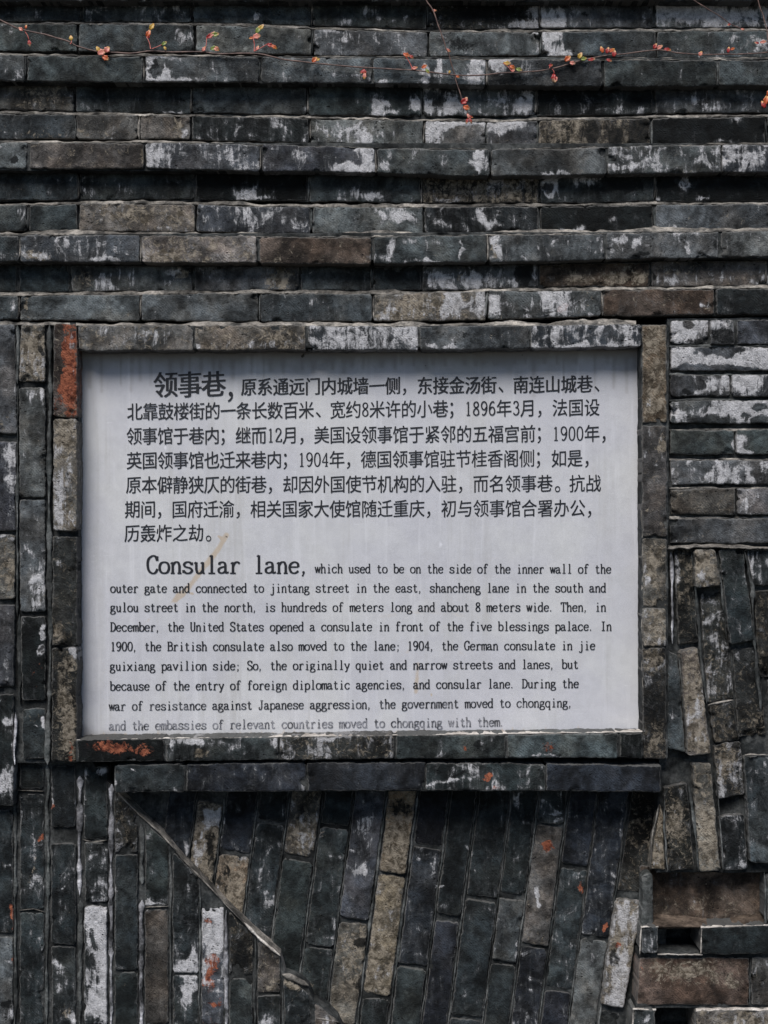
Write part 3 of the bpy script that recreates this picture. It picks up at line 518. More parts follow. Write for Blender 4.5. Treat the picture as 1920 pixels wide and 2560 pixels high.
# right post
upright([(800, 1606), (1060, 1605), (1900, 1608)], [(800, 1667), (1350, 1667), (1900, 1664)], [(813, 1058), (1063, 1342), (1346, 1517), (1521, 1617), (1621, 1896)], 'y-5 u t t q', .031, depth=.075)
mortar([(1603, 812), (1672, 812), (1669, 1897), (1605, 1897)], .024, depth=.09)
# right stack of level courses
rt = [
 (801, 861, [1673, 1774, 1838, 2100], 'w w b .'), (867, 927, [1673, 2100], 'w'), (938, 990, [1673, 1827, 2100], 'w-8 w'),
 (1001, 1058, [1673, 2100], 'w-2'), (1076, 1136, [1673, 1838, 2100], 's-4 s'), (1150, 1211, [1673, 1950, 2200], 'g16 g'),
 (1222, 1286, [1673, 1841, 2100], 'u l'), (1296, 1358, [1673, 1950, 2200], 'g g'),
]
for i, (y0, y1, js, cs) in enumerate(rt):
    for k, c in enumerate(cs.split()[:len(js)-1]):
        sl = rng.uniform(-2, 2)
        brick([(js[k]+3, y0+sl), (js[k+1]-3, y0-sl*.3), (js[k+1]-3, y1+sl*.5), (js[k]+3, y1)], .016+rng.uniform(-.005, .004), c)
    if i: fillet([(x, y0+1) for x in range(1673, 2110, 20)], .010, 5, .006, M_PALE if i > 3 else M_GREY)
mortar([(1668, 796), (2300, 790), (2300, 1366), (1668, 1366)], .004, depth=.12, pitch=12)
fillet([(1668, 1371), (1760, 1368), (1850, 1370), (2200, 1368)], .026, 7, .010, M_PALE)

for pts_, w_, p_, r_ in HJ: rod(pts_, w_, p_, M_PALE if r_ < .45 else M_GREY, th=.003, step=4)
# ------------------------------------------------------------------ broken field right of and below the sign
def q(pts, p, c, **kw): brick(pts, p, c, **kw)
q([(1685, 1374), (1727, 1374), (1745, 1606), (1696, 1612)], .010, 'q', chips=4)
q([(1735, 1374), (1788, 1374), (1802, 1463), (1739, 1470)], .028, 't8', chips=3)
q([(1751, 1484), (1807, 1478), (1836, 1746), (1769, 1757)], .002, 'q6', chips=5)
q([(1797, 1374), (1856, 1374), (1887, 1600), (1826, 1610)], .020, 'd', chips=3)
q([(1866, 1374), (1940, 1374), (1950, 1460), (1881, 1464)], .012, 'd', chips=3)
q([(1886, 1478), (1950, 1470), (1960, 1690), (1898, 1692)], .008, 'q-5', chips=5)
q([(1702, 1628), (1745, 1618), (1777, 1885), (1719, 1891)], .030, 't', chips=3)
q([(1670, 1624), (1694, 1636), (1714, 1880), (1664, 1872)], .020, 's', chips=2)
q([(1830, 1622), (1892, 1616), (1916, 1838), (1846, 1842)], .006, 'q', chips=6)
q([(1774, 1764), (1832, 1754), (1850, 1850), (1786, 1856)], .014, 'q', chips=5)
q([(1785, 1862), (1852, 1852), (1861, 1986), (1797, 1998)], .016, 'q6', chips=5)
q([(1659, 1908), (1722, 1914), (1720, 1956), (1662, 1963)], -.012, 'k', chips=4)
q([(1661, 1970), (1716, 1958), (1737, 2172), (1669, 2178)], .018, 'q8', chips=4)
q([(1650, 2010), (1658, 2044), (1662, 2174), (1626, 2174)], .008, 'y', chips=2)
q([(1730, 1906), (1777, 1910), (1801, 2176), (1748, 2178)], .016, 't-8', chips=4)
q([(1798, 2042), (1860, 2034), (1868, 2172), (1805, 2177)], .012, 'k8', chips=3)
q([(1860, 1892), (1960, 1890), (1960, 2160), (1876, 2156)], .020, 's', chips=3)
q([(1924, 1700), (1990, 1700), (1990, 1884), (1926, 1884)], .014, 'g', chips=3)
q([(1918, 2190), (2160, 2190), (2160, 2305), (1918, 2305)], .018, 's', depth=.11)
for xx in (1970, 2045, 2120):
    for y0, y1, c in ((1374, 1600, 's'), (1610, 1880, 'd'), (1890, 2170, 'g')):
        q([(xx+rng.uniform(-3, 3), y0), (xx+66, y0), (xx+80, y1), (xx+12, y1)], .012+rng.uniform(-.006, .006), c)
mortar([(1664, 1362), (2300, 1362), (2300, 2181), (1640, 2181)], -.006, depth=.11, pitch=9, und=3)
rod([(1678, 1378), (1680, 1500), (1682, 1610)], 9, .014, M_WHITE); rod([(1729, 1378), (1742, 1500), (1752, 1640), (1766, 1760)], 8, .008, M_GREY)
rod([(1792, 1378), (1806, 1480), (1818, 1600)], 6, .010, M_GREY); rod([(1861, 1378), (1880, 1464), (1884, 1560), (1893, 1690), (1904, 1780)], 9, .018, M_GREY)
rod([(1698, 1640), (1708, 1760), (1716, 1885)], 5, .016, M_GREY); rod([(1770, 1762), (1834, 1750)], 5, .014, M_PALE)
rod([(1722, 1960), (1738, 2080), (1746, 2178)], 8, .016, M_GREY); rod([(1786, 1915), (1800, 2040), (1808, 2178)], 8, .014, M_GREY); rod([(1661, 1975), (1660, 2050), (1668, 2178)], 5, .014, M_GREY)
rod([(1862, 1887), (1925, 1886)], 5, .022, M_PALE); rod([(1647, 2012), (1630, 2100), (1624, 2176)], 4, .010, M_PALE)
# openwork of level bricks at the lower right
q([(1600, 2165), (1925, 2165), (1925, 2322), (1600, 2322)], -.045, 'r10', chips=0, depth=.07)
q([(1606, 2316), (1645, 2316), (1645, 2384), (1603, 2384)], .022, 's', depth=.11)
q([(1754, 2317), (2040, 2312), (2040, 2384), (1754, 2385)], .022, 'd', depth=.11)
q([(1599, 2394), (1872, 2394), (1872, 2512), (1592, 2512)], .006, 'r', depth=.11, chips=5)
q([(1879, 2394), (2140, 2394), (2140, 2512), (1879, 2512)], .008, 'u', depth=.11)
q([(1586, 2524), (1638, 2524), (1638, 2600), (1580, 2600)], .022, 's', depth=.11)
q([(1742, 2526), (2020, 2524), (2020, 2600), (1742, 2600)], .022, 't', depth=.11)
q([(1560, 2606), (1830, 2606), (1830, 2700), (1560, 2700)], .008, 'u', depth=.11)
q([(1836, 2606), (2110, 2606), (2110, 2700), (1836, 2700)], .008, 's', depth=.11)
fillet([(1602, 2318), (1646, 2317)], .021, 5, -.01, M_LIME, wob=.5); fillet([(1752, 2319), (1922, 2313)], .021, 4, .004, M_LIME, wob=.5)
fillet([(1644, 2386), (1756, 2386)], .020, 5, -.02, M_LIME)
rod([(1605, 2314), (1602, 2350), (1600, 2386)], 5, .020, M_LIME); rod([(1753, 2318), (1752, 2384)], 5, .020, M_LIME)
fillet([(1582, 2524), (1640, 2526)], .020, 5, .008, M_LIME); fillet([(1740, 2526), (1930, 2525)], .020, 5, .006, M_LIME)
rod([(1584, 2524), (1580, 2600)], 5, .020, M_LIME); rod([(1876, 2396), (1875, 2512)], 5, .006, M_GREY); rod([(1912, 2180), (1914, 2310)], 7, .020, M_GREY)
mortar([(1598, 2384), (2250, 2384), (2250, 2396), (1596, 2396)], .004, depth=.1)
mortar([(1592, 2508), (1640, 2508), (1640, 2526), (1590, 2526)], .004, depth=.1)
mortar([(1636, 2508), (2250, 2508), (2250, 2520), (1636, 2520)], .000, depth=.1)
fillet([(1630, 2317), (1760, 2317), (1925, 2313)], .010, 24, -.046, M_BROWN, name='mortar_ledge', wob=.3)
block('mortar_reveal', [(1605, 2190), (1632, 2182), (1634, 2316), (1604, 2316)], -.004, None, None, mat=M_GREY, depth=.04, chips=0)

# ------------------------------------------------------------------ slanting field under the sign
PF = -.052
cols = [
 ((395, 462), [(1900, 2140), (2146, 2420)], 'n d'),
 ((470, 532), [(2005, 2212), (2220, 2500)], 'c d'), ((540, 617), [(1960, 2130), (2138, 2330), (2340, 2600)], 'n y-5 d'),
 ((624, 694), [(1960, 2052), (2060, 2352), (2360, 2640)], 'k d d'), ((702, 776), [(1960, 2138), (2152, 2435), (2443, 2700)], 't h-4 d'),
 ((785, 854), [(1960, 2062), (2070, 2364), (2371, 2640)], 'd h-4 h'), ((862, 934), [(1960, 2298), (2308, 2560), (2568, 2800)], 'b t h'),
 ((945, 1012), [(1960, 2182), (2190, 2486), (2496, 2780)], 'y y10 h'), ((1023, 1094), [(1960, 2112), (2120, 2411), (2421, 2700)], 'n n h-6'),
 ((1102, 1162), [(1960, 2286), (2304, 2600), (2610, 2800)], 'd n d'), ((1171, 1248), [(1960, 2242), (2252, 2540), (2548, 2800)], 'd d h'),
 ((1256, 1316), [(1960, 2236), (2248, 2402), (2412, 2700)], 'd g h'), ((1324, 1390), [(1960, 2058), (2066, 2360), (2370, 2640)], 'd u n'),
 ((1398, 1464), [(1960, 2160), (2172, 2470), (2478, 2760)], 'n h n'), ((1470, 1540), [(1960, 2338), (2348, 2640)], 'n g'),
 ((1548, 1615), [(1960, 2228), (2250, 2516), (2528, 2800)], 'q t15 h'),
]
SL = -.128
for (a, b), ys, cs in cols:
    for (y0, y1), c in zip(ys, cs.split()):
        sh = lambda x, y: x + SL*(y-2200) + (.00 if x < 1500 else -.05*(y-2200)*((x-1500)/115))
        cc = 0.13*(b-a)
        brick([(sh(a, y0), y0-cc*.5), (sh(b, y0), y0+cc*.5), (sh(b, y1), y1+cc*.5), (sh(a, y1), y1-cc*.5)], PF+rng.uniform(-.004, .004)+(.012 if c == 't15' else 0), c, roll=1.4, chips=1)
mortar([(280, 1960), (1690, 1960), (1640, 2720), (280, 2720)], PF-.008, depth=.08, pitch=9)
for i, ((a, b), ys, cs) in enumerate(cols[:-1]):
    a2 = cols[i+1][0][0]; xm = (b+a2)/2
    y0, y1 = 1990, 2640
    rod([(xm+SL*(y-2200)+rng.uniform(-1, 1), y) for y in range(y0, y1, 60)], max(3.5, (a2-b)*.55), PF-.003, M_GREY, th=.004)
# ------------------------------------------------------------------ upright field at the lower left, cut off along a diagonal
DG = [(240, 1925), (294, 1980), (344, 2034), (401, 2084), (425, 2111), (451, 2144), (500, 2193), (560, 2257), (631, 2328), (701, 2388), (706, 2432), (740, 2444), (770, 2466), (782, 2500), (820, 2522), (850, 2552), (862, 2590), (960, 2670), (1060, 2780)]
dg = lambda x: ip(DG, x)
PL = -.006
lc = [
 (-190, -120, [(2110, 2400), (2410, 2700)], 'h h'), (-108, -40, [(2150, 2440), (2450, 2740)], 'g h'),
 (-30, 33, [(2024, 2332), (2342, 2620)], 'h g-5'), (50, 110, [(1905, 1972), (1984, 2272), (2282, 2560), (2568, 2800)], 'h d d h'),
 (129, 189, [(1915, 2068), (2108, 2360), (2367, 2650)], 'd d h'), (211, 268, [(1918, 2096), (2106, 2256), (2266, 2560), (2568, 2800)], 'd h h10 h'),
 (287, 344, [(1975, 2130), (2136, 2424), (2430, 2720)], 'q d d'), (363, 421, [(2040, 2264), (2275, 2560), (2568, 2800)], 'h u h'),
 (432, 496, [(2130, 2432), (2438, 2700)], 'd h8'), (504, 560, [(2200, 2262), (2267, 2560), (2568, 2800)], 'b b h'),
 (573, 631, [(2280, 2436), (2448, 2700)], 'q h'), (644, 701, [(2350, 2482), (2488, 2760)], 'u h'), (710, 776, [(2400, 2560), (2568, 2800)], 'h h'),
 (788, 850, [(2480, 2700)], 'u'),
]
for a, b, ys, cs in lc:
    for (y0, y1), c in zip(ys, cs.split()):
        ta, tb = (max(y0, dg(a)+4), max(y0, dg(b)+4)) if a > 240 else (y0, y0)
        if min(y1-ta, y1-tb) < 12: continue
        brick([(a, ta), (b, tb), (b, y1), (a, y1)], PL+rng.uniform(-.003, .004), c, chips=3)
# mortar mass between them, with its sloping edge face
def wedge():
    s = 4242; xs = np.arange(-560, 1040, 12.0); ny = 60; V = []
    X = np.tile(xs, (ny, 1)); tp = np.array([dg(x) if x > 240 else 1904 for x in xs]); F = np.linspace(0, 1, ny)[:, None]
    Y = tp*(1-F) + 2760*F
    Pp = PL-.006 + .0016*vn(X*.03, Y*.03, s) + .0012*vn(X*.1, Y*.1, s+1)
    fr = W2(X, Y, Pp); bk = fr[0].copy(); bk[:, 1] = .07
    V = np.vstack([bk, fr.reshape(-1, 3)]); n = len(xs); Fc = []
    for i in range(ny):
        for j in range(n-1): Fc.append((i*n+j, (i+1)*n+j, (i+1)*n+j+1, i*n+j+1))
    m_ = [j for j in range(n-1)]
    link_mesh('mortar_edge', V, [Fc[j] for j in m_ if 240 < xs[j] < 705], M_PALE, wall)
    return link_mesh('mortar_bed', V, [f for k, f in enumerate(Fc) if not (k < n-1 and 240 < xs[k] < 705)], M_MORTAR, wall)
wedge()
rod([p for p in DG[1:10]] , 4, PL, M_PALE, th=.004); rod([(704, 2436), (735, 2446), (772, 2464)], 13, PL+.002, M_PALE); rod([(790, 2545), (850, 2556)], 12, PL+.002, M_PALE)
rod([(610, 2306), (650, 2348), (702, 2390)], 9, PL+.005, M_LIME)
for x, y0, y1, wd, m in [(119, 1912, 2700, 11, M_GREY), (199, 1940, 2250, 15, M_WHITE), (200, 2250, 2700, 12, M_GREY), (278, 1960, 2700, 13, M_WHITE), (354, 2060, 2250, 13, M_GREY), (353, 2250, 2700, 15, M_WHITE),
                       (426, 2125, 2700, 8, M_GREY), (499, 2200, 2700, 8, M_GREY), (566, 2275, 2700, 11, M_WHITE), (637, 2345, 2700, 11, M_GREY), (706, 2470, 2700, 7, M_GREY), (38, 1912, 2700, 9, M_GREY)]:
    rod([(x+rng.uniform(-2, 2), y) for y in range(y0, y1, 50)], wd, PL-.002, m, th=.005)
for pts in [[(50, 2276), (85, 2272), (112, 2280)], [(208, 2099), (235, 2106), (268, 2100)], [(363, 2268), (420, 2266)], [(45, 1976), (108, 1978)]]:
    rod(pts, 6, PL-.001, M_PALE, th=.005)

# ------------------------------------------------------------------ sign
PS = -.022
def sign_material():
    g = N('painted_stone_panel'); geo = g.n('ShaderNodeNewGeometry'); P = geo.outputs['Position']
    at = g.n('ShaderNodeAttribute', attribute_name='wear'); sep = g.n('ShaderNodeSeparateColor'); g.l(at.outputs['Color'], sep.inputs[0])
    n1 = g.noise(P, 4, 5, .6, .3); n2 = g.noise(P, 900, 2, .6); n3 = g.noise(P, 35, 6, .7, .4)
    Pst = g.vmath('MULTIPLY', P, (1, 1, .05)); st = g.noise(Pst, 60, 4, .7)
    col = g.mix(g.ss(n1, .38, .62), (.52, .52, .55), (.57, .57, .575))
    col = g.scalev(col, g.math('MULTIPLY', g.ss(n2, .3, .7, .90, 1.09), g.ss(n3, .3, .7, .94, 1.05)))
    col = g.mix(g.math('MULTIPLY', g.ss(st, .54, .70), .30), col, (.72, .72, .75))
    st2 = g.noise(g.vmath('MULTIPLY', P, (1, 1, .035)), 24, 5, .75)
    col = g.mix(g.math('MULTIPLY', g.ss(st2, .52, .68), g.ss(n1, .35, .6, .10, .34)), col, (.36, .35, .325))
    sc = g.noise(g.vmath('MULTIPLY', P, (.12, 1, 1)), 170, 3, .7, 1.5)
    col = g.mix(g.math('MULTIPLY', g.ss(sc, .64, .70), .25), col, (.74, .74, .76))
    d = g.ss(g.math('ADD', sep.outputs[0], g.math('MULTIPLY', g.math('SUBTRACT', n3, .5), .9)), .05, .85)      # grey brown film: dirt plus recess shade painted along the panel edges
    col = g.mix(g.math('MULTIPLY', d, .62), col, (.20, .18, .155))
    rst = g.ss(g.math('ADD', sep.outputs[1], g.math('MULTIPLY', n3, .8)), .62, 1.0)
    col = g.mix(g.math('MULTIPLY', rst, .55), col, (.46, .33, .18))
    wh = g.ss(g.math('ADD', sep.outputs[2], g.math('ADD', g.math('MULTIPLY', n3, .7), g.math('MULTIPLY', st, .3))), .86, 1.02)
    col = g.mix(g.math('MULTIPLY', wh, .55), col, (.78, .78, .82))
    kk = g.ss(g.math('ADD', at.outputs['Alpha'], g.math('MULTIPLY', g.noise(P, 130, 5, .7, .5), .9)), .92, 1.05)
    col = g.mix(g.math('MULTIPLY', kk, .9), col, (.03, .026, .022))
    g.l(col, g.b.inputs['Base Color']); g.b.inputs['Roughness'].default_value = .6; g.b.inputs['Specular IOR Level'].default_value = .3
    g.l(g.bump(g.math('ADD', n2, g.math('MULTIPLY', n3, 1.0)), .0004, .6), g.b.inputs['Normal'])
    return g.m
M_SIGN = sign_material()
c0 = W2(np.array([900.]), np.array([1838.]), np.array([PS]))[0]
sign = empty('stone_sign', tuple(c0))
tag(sign, 'grey stone panel lettered in Chinese and English, set in a brick surround', 'sign')
def sign_panel():
    nx, ny = 330, 230
    U, V = np.meshgrid(np.linspace(0, 1, nx), np.linspace(0, 1, ny))
    Lx = 190-4*V; Rx = 1607+4*V; X = Lx*(1-U)+Rx*U
    Y = (870-5*U)*(1-V) + (1850-14*U)*V
    Pp = PS + .0004*vn(X*.006, Y*.006, 3)
    fr = W2(X, Y, Pp).reshape(-1, 3)
    loop = [j for j in range(nx)] + [i*nx+nx-1 for i in range(1, ny)] + [(ny-1)*nx+j for j in range(nx-2, -1, -1)] + [i*nx for i in range(ny-2, 0, -1)]
    bk = fr[loop].copy(); bk[:, 1] += .03
    Vt = np.vstack([fr, bk]); n0 = len(fr); nl = len(loop)
    F = [(i*nx+j, (i+1)*nx+j, (i+1)*nx+j+1, i*nx+j+1) for i in range(ny-1) for j in range(nx-1)]
    F += [(loop[k], loop[(k+1) % nl], n0+(k+1) % nl, n0+k) for k in range(nl)]
    o = link_mesh('panel', Vt, F, M_SIGN, sign)
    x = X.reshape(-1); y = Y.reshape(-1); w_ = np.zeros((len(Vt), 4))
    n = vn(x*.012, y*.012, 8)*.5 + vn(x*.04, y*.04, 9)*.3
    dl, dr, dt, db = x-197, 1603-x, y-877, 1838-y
    dust_shade = .80*np.exp(-dt/30)*(1+.6*n) + .28*np.exp(-dt/90)*(1+n) + .42*np.exp(-dl/16)*(1+n) + .35*np.exp(-dr/15)*(1+n) + .45*np.exp(-db/14)*(1+n)  # dirt film together with recess shade painted in towards all four edges
    w_[:n0, 0] = dust_shade
    def line(ch, pts, wd, amp, taper=0):
        best = np.full(len(x), 1e9)
        for (x0, y0), (x1, y1) in zip(pts[:-1], pts[1:]):
            dx, dy = x1-x0, y1-y0; t = np.clip(((x-x0)*dx+(y-y0)*dy)/(dx*dx+dy*dy), 0, 1)
            best = np.minimum(best, np.hypot(x-x0-t*dx, y-y0-t*dy))
        w_[:n0, ch] += amp*np.exp(-(best/wd)**2)
    def spot(ch, cx, cy, rx, ry, amp): w_[:n0, ch] += amp*np.exp(-(((x-cx)/rx)**2+((y-cy)/ry)**2))
    line(1, [(566, 1338), (545, 1375), (500, 1430), (470, 1470), (440, 1500)], 8, .72)
    line(1, [(470, 1470), (420, 1515), (330, 1580), (240, 1710)], 5, .30)
    line(1, [(545, 1340), (560, 1350)], 3, .8); line(1, [(940, 1545), (1000, 1533), (1090, 1530), (1180, 1540), (1215, 1548)], 10, .30); line(1, [(1000, 1640), (1060, 1605), (1120, 1600), (1160, 1640)], 8, .25)
    line(1, [(1045, 1660), (1040, 1730)], 7, .5); spot(1, 480, 1484, 5, 3, 1.2); spot(1, 450, 1487, 10, 5, .9); spot(1, 1079, 1737, 3, 3, 1.2)
    for k in range(46):
        sx = 205+1390*((k*.6180339)%1); line(0, [(sx, 876), (sx+2*math.sin(k), 876+30+90*((k*.377)%1)**2)], 2.5+4*((k*.731)%1), .30)
    for k in range(30):
        sx = 205+1390*((k*.7548777)%1); line(1, [(sx, 1838), (sx+1, 1838-6-22*((k*.517)%1))], 4, .32)
    for k in range(70):
        sx, sy = 205+1390*((k*.7548777)%1), 885+940*((k*.5698403)%1)**1.6; spot(3, sx, sy, 1.5+2*((k*.31)%1), 1.5+1.5*((k*.57)%1), .5)
    spot(3, 562, 1345, 5, 13, .5); line(3, [(567, 1340), (575, 1360)], 2, .5)
    for (px, py0, py1, a) in [(412, 1060, 1120, .5), (414, 1120, 1430, .32), (622, 1130, 1600, .30), (600, 1060, 1500, .16), (1097, 1110, 1420, .36), (1105, 1360, 1410, .4), (1222, 1290, 1560, .18), (1105, 1650, 1800, .25), (406, 1430, 1640, .22), (1555, 1640, 1720, .2), (850, 1560, 1720, .22), (640, 1340, 1520, .3)]:
        line(2, [(px, py0), (px+4, (py0+py1)/2), (px+1, py1)], 5, a)
    for (px, py, rx, ry, a) in [(268, 902, 5, 3, 1), (318, 896, 8, 5, 1), (345, 905, 4, 4, 1), (385, 893, 4, 3, .9), (463, 898, 6, 3, .9), (484, 903, 3, 3, .9), (756, 890, 7, 8, 1.1), (762, 880, 4, 8, 1), (655, 897, 8, 3, .9), (571, 896, 6, 3, .9), (672, 925, 3, 3, .9), (682, 917, 3, 3, .9),
                           (1063, 914, 5, 5, 1), (1055, 905, 6, 3, .8), (1010, 893, 6, 3, .8), (1305, 888, 7, 3, 1), (1398, 899, 6, 3, .8), (1532, 916, 4, 4, 1), (1575, 925, 3, 2, .8), (270, 935, 3, 3, .8), (240, 933, 3, 3, .7), (1500, 955, 3, 2, .8), (1580, 1247, 5, 18, .62), (1578, 1270, 3, 14, .6), (575, 917, 4, 3, .8),
                           (288, 1449, 5, 4, .65), (850, 893, 4, 3, .8), (905, 900, 5, 2, .7), (1120, 888, 5, 3, .7), (1480, 890, 6, 2, .7), (1325, 1232, 3, 5, .5)]:
        spot(3, px, py, rx, ry, a*.62)
    line(1, [(215, 1842), (1600, 1826)], 6, .35)
    ca = o.data.color_attributes.new('wear', 'FLOAT_COLOR', 'POINT'); ca.data.foreach_set('color', np.clip(w_, -1, 2).reshape(-1))  # first channel also carries the painted edge shade
    return o
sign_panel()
# pale mortar round the panel
fillet([(192, 1850), (400, 1846), (700, 1842), (1000, 1838), (1300, 1834), (1606, 1830)], .043, 6.5, -.018, M_LIME, name='mortar_sill', wob=.35)
rod([(1605, 1060), (1605, 1300), (1606, 1600), (1607, 1834)], 5, .022, M_PALE, th=.01)
rod([(1602, 880), (1603, 1300), (1605, 1832)], 5, -.012, M_GREY, th=.01); rod([(196, 880), (194, 1300), (192, 1840)], 4, -.014, M_MORTAR, th=.01)

# ------------------------------------------------------------------ lettering
def ink_material():
    g = N('black_ink'); geo = g.n('ShaderNodeNewGeometry'); oi = g.n('ShaderNodeObjectInfo'); P = geo.outputs['Position']
    n = g.noise(P, 60, 6, .75, .3); sep = g.n('ShaderNodeSeparateColor'); g.l(oi.outputs['Color'], sep.inputs[0])
    m = g.ss(g.math('ADD', n, sep.outputs[0]), .66, 1.0)
    col = g.mix(m, (.006, .007, .011), (.33, .33, .36))
    g.l(col, g.b.inputs['Base Color']); g.b.inputs['Roughness'].default_value = .55; return g.m
M_INK = ink_material()
